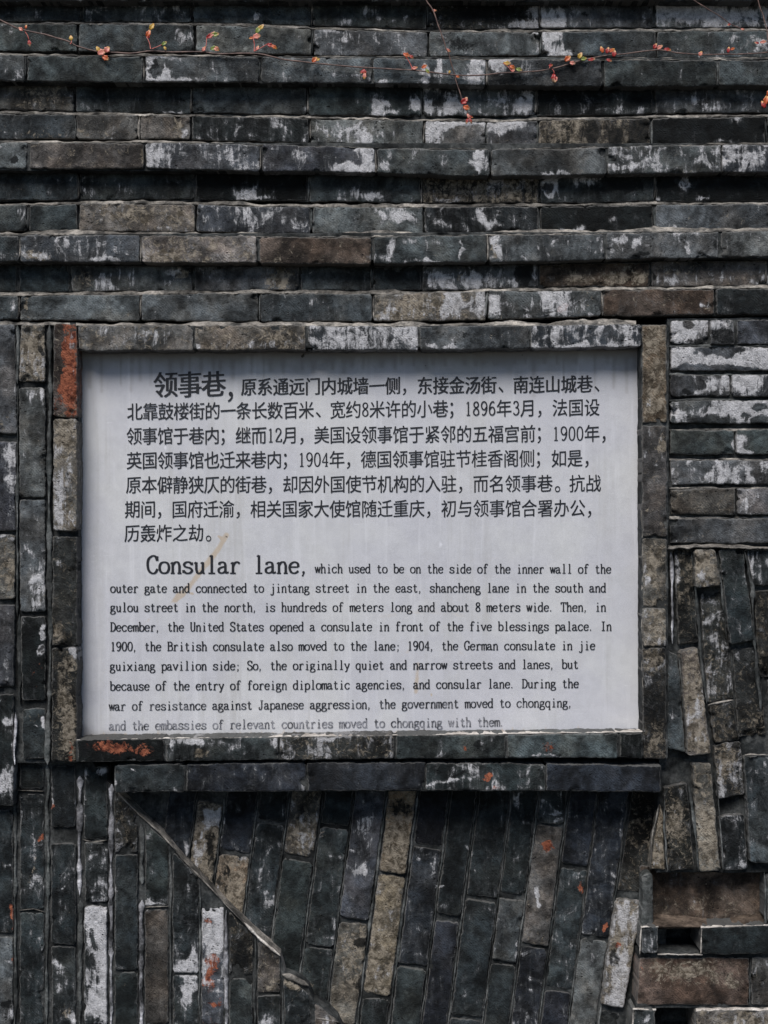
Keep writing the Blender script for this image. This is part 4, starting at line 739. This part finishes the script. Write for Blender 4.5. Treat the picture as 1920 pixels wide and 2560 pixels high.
# serif letters drawn as strokes on a cell one unit wide; thick uprights, thin levels
def c(*p): return ('c', p)
def l(*p): return ('l', p)
XH, AS, CP, DS = 1.0, 1.56, 1.50, -.42
def ft(x, y, a=.17): return ('s', ((x-a, y), (x+a, y)))
def fl(x, y): return ('f', ((x-.19, y-.10), (x, y)))
G = {
 'a': [c((.16, .74), (.20, .90), (.42, .97), (.62, .88), (.67, .66)), l((.67, .7), (.67, .16)), c((.67, .2), (.74, .03), (.95, .10)), c((.67, .58), (.36, .52), (.13, .36), (.14, .12), (.34, .02), (.55, .08), (.67, .22))],
 'b': [l((.22, 0), (.22, AS)), fl(.22, AS), c((.22, .72), (.40, .96), (.66, .95), (.87, .74), (.88, .30), (.68, .03), (.42, .02), (.22, .22))],
 'c': [c((.85, .74), (.72, .95), (.44, .97), (.16, .72), (.13, .36), (.34, .04), (.62, .02), (.88, .24))],
 'd': [l((.76, 0), (.76, AS)), fl(.76, AS), ft(.84, 0, .10), c((.76, .74), (.56, .97), (.32, .94), (.12, .68), (.12, .28), (.34, .02), (.58, .04), (.76, .26))],
 'e': [l((.14, .54), (.84, .54)), c((.84, .54), (.80, .84), (.52, .98), (.22, .80), (.12, .46), (.26, .10), (.56, .01), (.86, .20))],
 'f': [l((.40, 0), (.40, 1.20)), c((.40, 1.15), (.48, 1.46), (.70, 1.52), (.86, 1.36)), ft(.40, 0, .22), ft(.44, XH-.03, .30)],
 'g': [c((.44, .97), (.20, .86), (.20, .56), (.44, .44), (.66, .56), (.68, .86), (.44, .97)), l((.66, .86), (.88, .95)), c((.28, .48), (.16, .32), (.26, .20), (.62, .14), (.86, -.02), (.80, -.30), (.44, -.42), (.14, -.30), (.14, -.06), (.32, .16))],
 'h': [l((.22, 0), (.22, AS)), fl(.22, AS), ft(.22, 0), c((.22, .68), (.42, .95), (.66, .95), (.78, .66)), l((.78, .7), (.78, 0)), ft(.78, 0)],
 'i': [l((.52, 0), (.52, XH-.05)), fl(.52, XH-.05), ft(.52, 0, .26), ('d', ((.50, 1.36),))],
 'j': [l((.62, -.10), (.62, XH-.05)), fl(.62, XH-.05), c((.62, -.08), (.54, -.38), (.32, -.44), (.16, -.28)), ('d', ((.60, 1.36),))],
 'l': [l((.52, 0), (.52, AS)), fl(.52, AS), ft(.52, 0, .28)],
 'm': [l((.12, 0), (.12, .96)), fl(.12, .94), ft(.12, 0, .11), c((.12, .72), (.24, .94), (.42, .94), (.50, .70)), l((.50, .72), (.50, 0)), ft(.50, 0, .11), c((.50, .72), (.64, .94), (.82, .94), (.89, .70)), l((.89, .72), (.89, 0)), ft(.89, 0, .11)],
 'n': [l((.22, 0), (.22, .96)), fl(.22, .94), ft(.22, 0), c((.22, .68), (.42, .95), (.66, .95), (.78, .66)), l((.78, .7), (.78, 0)), ft(.78, 0)],
 'o': [c((.50, .97), (.22, .86), (.11, .50), (.22, .13), (.50, .01), (.78, .13), (.89, .50), (.78, .86), (.50, .97))],
 'p': [l((.22, DS), (.22, .96)), fl(.22, .94), ft(.22, DS), c((.22, .72), (.42, .96), (.68, .94), (.88, .70), (.88, .28), (.68, .03), (.42, .02), (.22, .24))],
 'q': [l((.76, DS), (.76, .97)), ft(.76, DS), c((.76, .74), (.56, .97), (.32, .94), (.12, .68), (.12, .28), (.34, .02), (.58, .04), (.76, .26))],
 'r': [l((.32, 0), (.32, .96)), fl(.32, .94), ft(.32, 0, .24), c((.32, .60), (.46, .88), (.68, .98), (.88, .84))],
 's': [c((.80, .78), (.64, .96), (.36, .96), (.18, .76), (.32, .56), (.66, .46), (.84, .26), (.68, .04), (.36, .02), (.15, .22)), l((.82, .95), (.82, .72)), l((.14, .04), (.14, .28))],
 't': [l((.42, 1.32), (.42, .24)), c((.42, .28), (.50, .04), (.68, .02), (.84, .16)), ft(.46, XH-.03, .32)],
 'u': [l((.22, .96), (.22, .30)), fl(.22, .96), c((.22, .34), (.32, .04), (.56, .03), (.76, .28)), l((.76, .96), (.76, 0)), fl(.76, .96), ft(.84, .0, .09)],
 'v': [l((.14, .95), (.50, .02)), l((.50, .02), (.86, .95)), ft(.15, .95), ft(.85, .95, .14)],
 'w': [l((.08, .95), (.29, .02)), l((.29, .02), (.50, .88)), l((.50, .88), (.71, .02)), l((.71, .02), (.92, .95)), ft(.09, .95, .13), ft(.50, .95, .10), ft(.91, .95, .11)],
 'x': [l((.16, .95), (.84, .02)), l((.82, .95), (.16, .02)), ft(.17, .95), ft(.82, .95, .14), ft(.16, .0, .14), ft(.84, .0)],
 'y': [l((.14, .95), (.52, .06)), c((.86, .95), (.52, .04), (.38, -.34), (.14, -.34)), ft(.15, .95), ft(.85, .95, .14)],
 'C': [c((.88, 1.12), (.74, 1.46), (.48, 1.50), (.18, 1.24), (.10, .76), (.20, .24), (.48, 0), (.74, .06), (.92, .38)), l((.89, 1.48), (.89, 1.08))],
 'T': [l((.5, 0), (.5, CP)), ('s', ((.08, CP-.02), (.92, CP-.02))), l((.09, CP), (.09, 1.18)), l((.91, CP), (.91, 1.18)), ft(.5, 0, .22)],
 'D': [l((.22, 0), (.22, CP)), ft(.18, 0, .16), ft(.18, CP-.03, .16), c((.22, 1.47), (.56, 1.44), (.84, 1.16), (.90, .74), (.82, .30), (.56, .04), (.22, .02))],
 'U': [l((.20, CP), (.20, .40)), c((.20, .44), (.30, .06), (.54, 0), (.76, .14), (.80, .44)), l((.80, CP), (.80, .40)), ft(.20, CP-.03), ft(.80, CP-.03, .15)],
 'S': [c((.82, 1.16), (.70, 1.46), (.40, 1.50), (.16, 1.26), (.22, .96), (.52, .78), (.82, .58), (.86, .24), (.60, .0), (.30, .03), (.14, .36)), l((.84, 1.48), (.84, 1.14)), l((.13, .03), (.13, .38))],
 'I': [l((.5, 0), (.5, CP)), ft(.5, 0, .28), ft(.5, CP-.03, .28)],
 'B': [l((.22, 0), (.22, CP)), ft(.18, 0, .16), ft(.18, CP-.03, .16), c((.22, 1.47), (.62, 1.46), (.82, 1.22), (.72, .92), (.30, .80)), c((.30, .80), (.74, .76), (.90, .44), (.76, .08), (.22, .02))],
 'G': [c((.84, 1.12), (.70, 1.46), (.46, 1.50), (.18, 1.24), (.10, .76), (.20, .24), (.46, 0), (.68, .04), (.80, .24)), l((.85, 1.48), (.85, 1.10)), l((.80, .62), (.80, .10)), ft(.80, .62)],
 'J': [l((.62, CP), (.62, .30)), c((.62, .34), (.52, .02), (.28, -.02), (.14, .20)), ft(.62, CP-.03, .24), ('d', ((.20, .28),))],
 '0': [c((.50, 1.48), (.24, 1.28), (.15, .74), (.24, .20), (.50, .0), (.76, .20), (.85, .74), (.76, 1.28), (.50, 1.48))],
 '1': [l((.52, 0), (.52, 1.48)), ('f', ((.28, 1.28), (.52, 1.48))), ft(.52, 0, .24)],
 '2': [c((.18, 1.10), (.26, 1.40), (.52, 1.50), (.78, 1.30), (.76, .98), (.48, .60), (.16, .08)), ('s', ((.14, .06), (.86, .06))), l((.86, .04), (.88, .34))],
 '3': [c((.20, 1.22), (.34, 1.46), (.62, 1.46), (.78, 1.20), (.68, .90), (.42, .80)), c((.42, .80), (.72, .74), (.86, .42), (.70, .08), (.40, 0), (.16, .22))],
 '4': [l((.66, 0), (.66, 1.48)), ('f', ((.66, 1.48), (.12, .44))), ('s', ((.10, .44), (.90, .44))), ft(.66, 0, .18)],
 '6': [c((.78, 1.36), (.58, 1.50), (.30, 1.26), (.16, .74), (.22, .20), (.50, .0), (.76, .16), (.84, .46), (.70, .80), (.44, .88), (.20, .62))],
 '8': [c((.50, 1.48), (.26, 1.34), (.24, 1.04), (.50, .80), (.78, .54), (.80, .18), (.50, .0), (.20, .18), (.22, .54), (.50, .80), (.76, 1.04), (.74, 1.34), (.50, 1.48))],
 '9': [c((.24, .12), (.44, .0), (.70, .24), (.84, .76), (.78, 1.28), (.50, 1.50), (.24, 1.34), (.16, 1.02), (.30, .70), (.56, .62), (.80, .88))],
 ',': [('d', ((.30, .08),)), ('f', ((.36, .08), (.20, -.26)))],
 '.': [('d', ((.26, .08),))],
 ';': [('d', ((.42, .78),)), ('d', ((.42, .08),)), ('f', ((.48, .08), (.32, -.26)))],
}
def smooth(P, k=5):
    P = [np.array(p, float) for p in P]; closed = np.allclose(P[0], P[-1]); out = []
    n = len(P)
    for i in range(n-1):
        p1, p2 = P[i], P[i+1]
        p0 = P[i-1] if i > 0 else (P[n-2] if closed else p1*2-p2)
        p3 = P[i+2] if i+2 < n else (P[1] if closed else p2*2-p1)
        for t in np.linspace(0, 1, k, endpoint=False):
            out.append(.5*((2*p1)+(-p0+p2)*t+(2*p0-5*p1+4*p2-p3)*t*t+(-p0+3*p1-3*p2+p3)*t**3))
    out.append(P[-1]); return np.array(out)
def ribbons(ch, wv, wh):
    """list of (2d points, faces) for one letter"""
    res = []
    for kind, pts in G[ch]:
        if kind == 'd':
            cx, cy = pts[0]; a = np.linspace(0, 2*math.pi, 9)[:-1]
            res.append((np.stack([cx+.115*np.cos(a), cy+.115*np.sin(a)], -1), [tuple(range(8))])); continue
        if kind == 's': P = np.array(pts, float); W_ = np.full(2, wh*.95)
        elif kind == 'f': P = np.array(pts, float); W_ = np.array([wh*.7, wh*1.1])
        else:
            P = smooth(pts, 5) if kind == 'c' else np.array(pts, float)
            d = np.gradient(P, axis=0); d /= np.linalg.norm(d, axis=1)[:, None]+1e-9
            W_ = wh+(wv-wh)*np.abs(d[:, 1])**1.3
        d = np.gradient(P, axis=0); d /= np.linalg.norm(d, axis=1)[:, None]+1e-9
        nn = np.stack([-d[:, 1], d[:, 0]], -1)*W_[:, None]/2; n = len(P)
        res.append((np.vstack([P+nn, P-nn]), [(i, n+i, n+i+1, i+1) for i in range(n-1)]))
    return res
class Line:
    """one line of writing: every Chinese character and every English word becomes an object of its own"""
    def __init__(s, fade): s.parts = []; s.cut('character'); s.k = 0; s.fade = fade
    def cut(s, name):
        s.parts.append([name, [], [], 0])
    def add(s, pts, faces):
        """pts in photograph pixels"""
        s.k += 1; pts = np.asarray(pts, float); q_ = s.parts[-1]
        pp = np.full(len(pts), PS + .0012 + .00004*(s.k % 6))
        q_[1].append(W2(pts[:, 0], pts[:, 1], pp)); q_[2] += [tuple(i+q_[3] for i in f) for f in faces]; q_[3] += len(pts)
    def latin(s, ch, x, y, sx, sy, wv=.19, wh=.10, slope=0.0, lift=0.0):
        if ch == ' ': return
        for P, F in ribbons(ch, wv, wh):
            s.add(np.stack([x+P[:, 0]*sx, y-P[:, 1]*sy + slope*P[:, 0]*sx], -1), F)
    def done(s, name):
        ps = [q_ for q_ in s.parts if q_[3]]
        root = empty(name, (0, 0, 0)); root.parent = sign
        c_ = np.vstack(ps[0][1]).mean(0); root.location = tuple(c_ - np.array(sign.location))
        for nm, vv, ff, _ in ps:
            V = np.vstack(vv); o = _link(nm, V, ff, M_INK, None)
            o.parent = root; o.location = o.location - Vector(c_); o.color = (s.fade, 0, 0, 1)
        return root
# Chinese characters from Blender's built-in fallback face
_cache = {}
def han(ch):
    if ch in _cache: return _cache[ch]
    cu = bpy.data.curves.new('t', 'FONT'); cu.body = ch; cu.size = 1; cu.resolution_u = 3; cu.offset = 0
    o = bpy.data.objects.new('t', cu); COL.objects.link(o)
    dg_ = bpy.context.evaluated_depsgraph_get(); dg_.update()
    me = o.evaluated_get(dg_).to_mesh()
    v = np.array([tuple(q_.co)[:2] for q_ in me.vertices]); f = [tuple(pl.vertices) for pl in me.polygons]
    o.evaluated_get(dg_).to_mesh_clear(); bpy.data.objects.remove(o); bpy.data.curves.remove(cu)
    _cache[ch] = (v, f); return v, f
PUNC = '，、。；'
def put_han(L, ch, cx, cy, wpx, hpx, bold=0.0, cell=39):
    v, f = han(ch)
    if ch in PUNC:
        bb0, bb1 = v.min(0), v.max(0); cc = (bb0+bb1)/2; k = hpx*1.15
        off = {'，': (-.27, .33), '、': (-.24, .26), '。': (-.22, .30), '；': (-.30, .10)}[ch]
        pts = np.stack([cx+off[0]*cell+(v[:, 0]-cc[0])*k*.9, cy+off[1]*hpx*1.1-(v[:, 1]-cc[1])*k], -1)
        L.add(pts, f); return
    # whole em box: width 1, centre about (.5, .38); levels rise to the right as a pen draws them
    X = (v[:, 0]-.5); Yv = (v[:, 1]-.38)
    for dx in ((0,) if not bold else (-bold, bold)):
        pts = np.stack([cx+X*wpx*1.07+dx, cy-(Yv+X*.055)*hpx*1.08], -1); L.add(pts, f)
def zh(text, x0, xi, xe, y0, y1, wpx, hpx, fade, bold=0.0, name='chinese_text_line', L=None):
    """x0 = left of first cell, xe = centre of the cell numbered xi"""
    L = L or Line(fade); q2 = .024 if xi > 24 else 0.0; pitch = (xe-x0-q2*(xi+.5)**2)/(xi+.5); i = 0.0
    for ti, ch in enumerate(text):
        w_ = .5 if ch.isdigit() else 1.0; m = i+w_/2; x = x0+pitch*m+q2*m*m; y = y0+(y1-y0)*m/(xi+.5)
        if not (ch.isdigit() and i > .6 and text[max(0, ti-1)].isdigit()): L.cut('number' if ch.isdigit() else 'character')
        if ch.isdigit(): L.latin(ch, x-pitch*.25, y+17, pitch*.50, 22.5, .18, .11)
        else: put_han(L, ch, x, y, wpx, hpx, bold, pitch)
        i += w_
    return L
LH = Line(.0)
for k, ch in enumerate('领事巷'): LH.cut('character'); put_han(LH, ch, 414+60*k, 961-k*.6, 59, 64, 1.25, 60)
LH.cut('character'); put_han(LH, '，', 592, 968, 60, 66, 1.5, 60)
LH.done('chinese_heading')
zh('原系通远门内城墙一侧，东接金汤街、南连山城巷、', 602, 21, 1462, 967, 960, 38, 43, .02, .8).done('chinese_text_line')
zh('北靠鼓楼街的一条长数百米、宽约8米许的小巷；1896年3月，法国设', 317.5, 29, 1480, 1029, 1018, 38, 43, .02, .25).done('chinese_text_line')
zh('领事馆于巷内；继而12月，美国设领事馆于紧邻的五福宫前；1900年，', 316, 29, 1480, 1090, 1083, 38, 43, .04, .25).done('chinese_text_line')
zh('英国领事馆也迁来巷内；1904年，德国领事馆驻节桂香阁侧；如是，', 316, 28, 1437.5, 1151, 1145, 38, 43, .05, .25).done('chinese_text_line')
zh('原本僻静狭仄的街巷，却因外国使节机构的入驻，而名领事巷。抗战', 314.5, 29, 1483, 1212, 1208, 38, 43, .05, .25).done('chinese_text_line')
zh('期间，国府迁渝，相关国家大使馆随迁重庆，初与领事馆合署办公，', 311.5, 28, 1444, 1273, 1270, 38, 43, .06, .25).done('chinese_text_line')
zh('历轰炸之劫。', 310, 4, 490, 1333, 1332, 38, 43, .02, .25).done('chinese_text_line')
def en(text, x0, x1, y0, y1, fade, sy=14.8, wv=.225, wh=.13, name='english_text_line'):
    L = Line(fade); n = len(text); tail = .45 if text[-1] in ',.' else .04; pitch = (x1-x0)/(n-tail); R_ = random.Random(n)
    for i, ch in enumerate(text):
        x = x0+pitch*i; y = y0+(y1-y0)*i/n
        if i == 0 or ch == ' ': L.cut('word')
        L.latin(ch, x, y, pitch*1.02, sy, wv, wh)
    return L.done(name)
en('Consular lane,', 366, 766, 1433, 1433, .0, 28.8, .215, .125, 'english_heading')
en('which used to be on the side of the inner wall of the', 787, 1528, 1432, 1433, .08)
en('outer gate and connected to jintang street in the east, shancheng lane in the south and', 275, 1515, 1481, 1480, .06)
en('gulou street in the north, is hundreds of meters long and about 8 meters wide. Then, in', 275, 1515, 1529, 1528, .06)
en('December, the United States opened a consulate in front of the five blessings palace. In', 275, 1529, 1578, 1576, .08)
en('1900, the British consulate also moved to the lane; 1904, the German consulate in jie', 275, 1488, 1627, 1624, .09)
en('guixiang pavilion side; So, the originally quiet and narrow streets and lanes, but', 274, 1446, 1676, 1671, .10)
en('because of the entry of foreign diplomatic agencies, and consular lane. During the', 274, 1447, 1726, 1719, .11)
en('war of resistance against Japanese aggression, the government moved to chongqing,', 272, 1428, 1776, 1767, .20)
en('and the embassies of relevant countries moved to chongqing with them.', 272, 1258, 1825, 1815, .33)

# ------------------------------------------------------------------ vines
def stem_material(name, a, b):
    g = N(name); geo = g.n('ShaderNodeNewGeometry'); n = g.noise(geo.outputs['Position'], 90, 4, .6)
    g.l(g.mix(g.ss(n, .35, .65), a, b), g.b.inputs['Base Color']); g.b.inputs['Roughness'].default_value = .6; return g.m
M_STEM = stem_material('vine_bark', (.07, .04, .034), (.17, .105, .085))
M_SHOOT = stem_material('red_shoot', (.42, .06, .05), (.55, .20, .16))
def leaf_material():
    g = N('young_leaf'); oi = g.n('ShaderNodeObjectInfo'); tc = g.n('ShaderNodeTexCoord')
    n = g.noise(tc.outputs['Object'], 160, 3, .6); at = g.n('ShaderNodeAttribute', attribute_name='tip')
    c2 = g.mix(g.ss(g.math('ADD', at.outputs['Fac'], g.math('MULTIPLY', g.math('SUBTRACT', n, .5), 1.6)), .55, .95), oi.outputs['Color'], g.mix(oi.outputs['Random'], (.55, .30, .07), (.66, .42, .28)))
    g.l(c2, g.b.inputs['Base Color']); g.b.inputs['Roughness'].default_value = .45
    g.b.inputs['Subsurface Weight'].default_value = .15; g.b.inputs['Subsurface Radius'].default_value = (.002, .001, .0005); return g.m
M_LEAF = leaf_material()
def tube(name, P3, r0, r1, mat, parent, sides=6):
    P3 = np.array(P3, float); n = len(P3); V = []
    for i in range(n):
        d = P3[min(i+1, n-1)]-P3[max(i-1, 0)]; d /= np.linalg.norm(d)+1e-9
        a = np.cross(d, (0, 1, 0)); a /= np.linalg.norm(a)+1e-9; b = np.cross(d, a)
        r = r0+(r1-r0)*i/(n-1); r *= 1+.25*math.sin(i*2.1)*math.sin(i*.7)
        for k in range(sides):
            t = 2*math.pi*k/sides; V.append(P3[i]+r*(math.cos(t)*a+math.sin(t)*b))
    F = [(i*sides+k, i*sides+(k+1) % sides, (i+1)*sides+(k+1) % sides, (i+1)*sides+k) for i in range(n-1) for k in range(sides)]
    F += [tuple(range(sides)), tuple((n-1)*sides+k for k in range(sides))][:2]
    return link_mesh(name, V, F, mat, parent, [True]*len(F))
def path(pts, p, k=6, am=1.2, seed=0):
    Q = smooth(pts, k); t = np.arange(len(Q))
    x = Q[:, 0]+am*vn(t*.35, t*0, seed); y = Q[:, 1]+am*vn(t*.3, t*0+5, seed); pp = p+.004*vn(t*.12, t*0+9, seed)
    return W2(x, y, pp)
RED, ORG, YEL, GRN, PNK = (.30, .014, .012), (.46, .085, .014), (.46, .28, .04), (.17, .22, .035), (.58, .20, .15)
def leaf(parent, x, y, ln, wd, ang, colr, p, stalk=None):
    """a small folded leaf, ln by wd pixels, pointing at ang degrees (0 = right, 90 = up)"""
    ln *= .86; wd *= .80; a = math.radians(ang); n = 6; V = []; tip = []; r = random.Random(int(x*7+y*3+ln))
    curl = r.uniform(.2, .6); fold = r.uniform(.2, .45)
    for i in range(n+1):
        t = i/n; w_ = wd*.5*math.sin(math.pi*min(1, t*.92+.06))**.8*(1+.18*math.sin(i*2.6)); w_ = max(w_, .15)
        for sgn in (-1, -.5, 0, .5, 1):
            lx = (t-.0)*ln; ly = sgn*w_; pz = (-curl*ln*(t-.4)**2*1.2 + fold*abs(ly))*S
            px = x+lx*math.cos(a)-ly*math.sin(a)*-1; py = y-(lx*math.sin(a))+ly*math.cos(a)
            V.append(W2(np.array(px), np.array(py), np.array(p+pz))); tip.append(t)
    F = [(i*5+k, i*5+k+1, (i+1)*5+k+1, (i+1)*5+k) for i in range(n) for k in range(4)]
    o = link_mesh('leaf', V, F, M_LEAF, parent, [True]*len(F))
    at = o.data.attributes.new('tip', 'FLOAT', 'POINT'); at.data.foreach_set('value', tip)
    o.color = (*colr, 1)
    sd_ = o.modifiers.new('thickness', 'SOLIDIFY'); sd_.thickness = .0005
    if stalk: tube('leaf_stalk', path([stalk, ((stalk[0]+x)/2+2, (stalk[1]+y)/2), (x, y)], p, 3, .4), .0010, .0008, M_SHOOT, parent, 5)
PV = .044
def vine(name, label, pts, r0, r1, seed):
    P3 = path(pts, PV, 6, 1.3, seed)
    root = empty(name, tuple(P3[0])); tag(root, label, 'vine', 'creeper shoots on the wall')
    tube('stem', P3, r0, r1, M_STEM, root); return root
v1 = vine('vine', 'thin brown creeper running level across the upper courses with tiny red and orange leaves',
 [(-60, 20), (0, 49), (55, 74), (122, 89), (169, 103), (194, 116), (236, 127), (274, 132), (333, 132), (375, 127), (422, 131), (498, 130), (553, 134), (633, 133), (714, 150), (794, 158), (929, 171), (1035, 175), (1140, 188), (1216, 186), (1300, 180), (1347, 177), (1406, 165), (1444, 154), (1515, 139), (1558, 135), (1642, 126), (1710, 134), (1785, 137), (1853, 134), (1920, 130), (1990, 122)], .0018, .0013, 1)
v2 = vine('vine', 'creeper shoot hanging from the top edge across the level one, red leaf at its tip',
 [(1050, -40), (1064, 0), (1083, 27), (1098, 68), (1113, 114), (1125, 148), (1138, 194), (1155, 253), (1162, 266), (1170, 285)], .0016, .0010, 2)
v3 = vine('vine', 'short bare twig slanting in from the top edge, near the right corner', [(1700, -40), (1735, 0), (1790, 34), (1828, 61), (1856, 72)], .0014, .0009, 3)
v4 = vine('vine', 'twig with orange leaf hanging down along the right edge of the picture', [(1885, -40), (1895, 0), (1908, 40), (1916, 70), (1920, 100), (1924, 180), (1922, 250)], .0014, .0010, 4)
for a in [
 (58, 76, 16, 10, 150, PNK), (72, 100, 20, 11, -80, RED, (62, 78)), (178, 102, 16, 12, 95, YEL, (176, 110)), (64, 72, 12, 7, 80, ORG),
 (244, 134, 26, 20, 20, PNK), (262, 130, 20, 18, 50, PNK), (256, 140, 22, 16, -30, ORG), (270, 132, 14, 12, 100, RED), (248, 128, 16, 12, 120, YEL),
 (366, 92, 24, 14, 62, ORG, (377, 122)), (374, 74, 22, 14, 55, YEL), (404, 112, 18, 11, 30, GRN, (380, 122)), (372, 96, 12, 8, 100, RED), (410, 116, 14, 8, -60, YEL),
 (516, 94, 24, 14, 25, RED, (512, 126)), (528, 88, 24, 14, 12, GRN), (524, 92, 22, 10, 45, PNK), (526, 122, 24, 15, 10, GRN), (534, 118, 20, 13, -30, PNK), (505, 128, 18, 11, 50, PNK),
 (632, 92, 24, 18, 10, PNK, (636, 128)), (640, 84, 26, 14, 62, GRN), (648, 74, 20, 12, 50, YEL), (668, 110, 20, 13, -20, RED, (636, 128)), (678, 112, 22, 11, -35, ORG), (634, 94, 14, 8, 190, ORG), (640, 126, 16, 9, 60, PNK),
 (780, 155, 20, 14, 45, ORG), (790, 150, 12, 9, 20, YEL), (908, 172, 22, 12, -70, RED), (912, 182, 20, 11, -95, PNK), (905, 176, 12, 7, -110, RED),
 (1008, 134, 22, 13, -20, ORG, (1032, 172)), (1024, 138, 16, 10, -40, RED), (1028, 172, 20, 10, 15, PNK), (1054, 170, 18, 11, 30, ORG), (1064, 172, 18, 9, -50, GRN),
 (1258, 158, 24, 13, 0, YEL, (1280, 178)), (1274, 164, 20, 12, -25, ORG), (1290, 172, 20, 12, -12, GRN), (1278, 178, 12, 8, 20, PNK), (1372, 164, 12, 9, 10, RED, (1374, 170)), (1385, 184, 26, 15, -95, RED, (1380, 172)), (1392, 192, 18, 10, -110, PNK),
 (1412, 152, 22, 16, 40, ORG), (1424, 156, 18, 12, -10, PNK), (1446, 146, 20, 14, 60, YEL), (1452, 148, 18, 12, 10, GRN), (1470, 150, 22, 10, 10, RED), (1508, 132, 20, 12, 110, ORG), (1516, 134, 20, 12, 70, RED), (1522, 130, 20, 11, 30, ORG), (1534, 142, 20, 14, 80, RED), (1516, 148, 18, 9, -20, RED),
 (1634, 122, 18, 12, 60, RED), (1642, 122, 20, 12, 30, PNK), (1660, 122, 22, 10, -10, RED), (1748, 140, 16, 12, 60, PNK), (1820, 132, 18, 10, 80, RED), (1826, 124, 14, 8, 20, ORG),
]: leaf(v1, *a[:5], a[5], PV+.002, a[6] if len(a) > 6 else None)
for a in [(1080, 26, 14, 7, 0, PNK), (1114, 122, 18, 9, -30, PNK), (1125, 176, 10, 6, 250, YEL), (1140, 190, 12, 7, -20, ORG), (1152, 258, 24, 18, 30, RED), (1158, 266, 22, 16, -20, ORG), (1160, 256, 18, 14, 60, RED), (1168, 284, 20, 9, -60, PNK), (1170, 296, 18, 8, -110, RED), (1174, 294, 20, 8, -70, RED), (1172, 290, 14, 6, -20, RED)]:
    leaf(v2, *a[:5], a[5], PV+.002)
for a in [(1826, 60, 10, 6, 200, RED), (1852, 72, 12, 6, -10, PNK)]: leaf(v3, *a[:5], a[5], PV+.002)
for a in [(1900, 106, 20, 10, 10, PNK), (1898, 108, 14, 7, 170, RED), (1912, 262, 30, 16, 75, ORG), (1914, 270, 24, 14, 120, RED), (1918, 240, 24, 14, 60, ORG)]: leaf(v4, *a[:5], a[5], PV+.002)
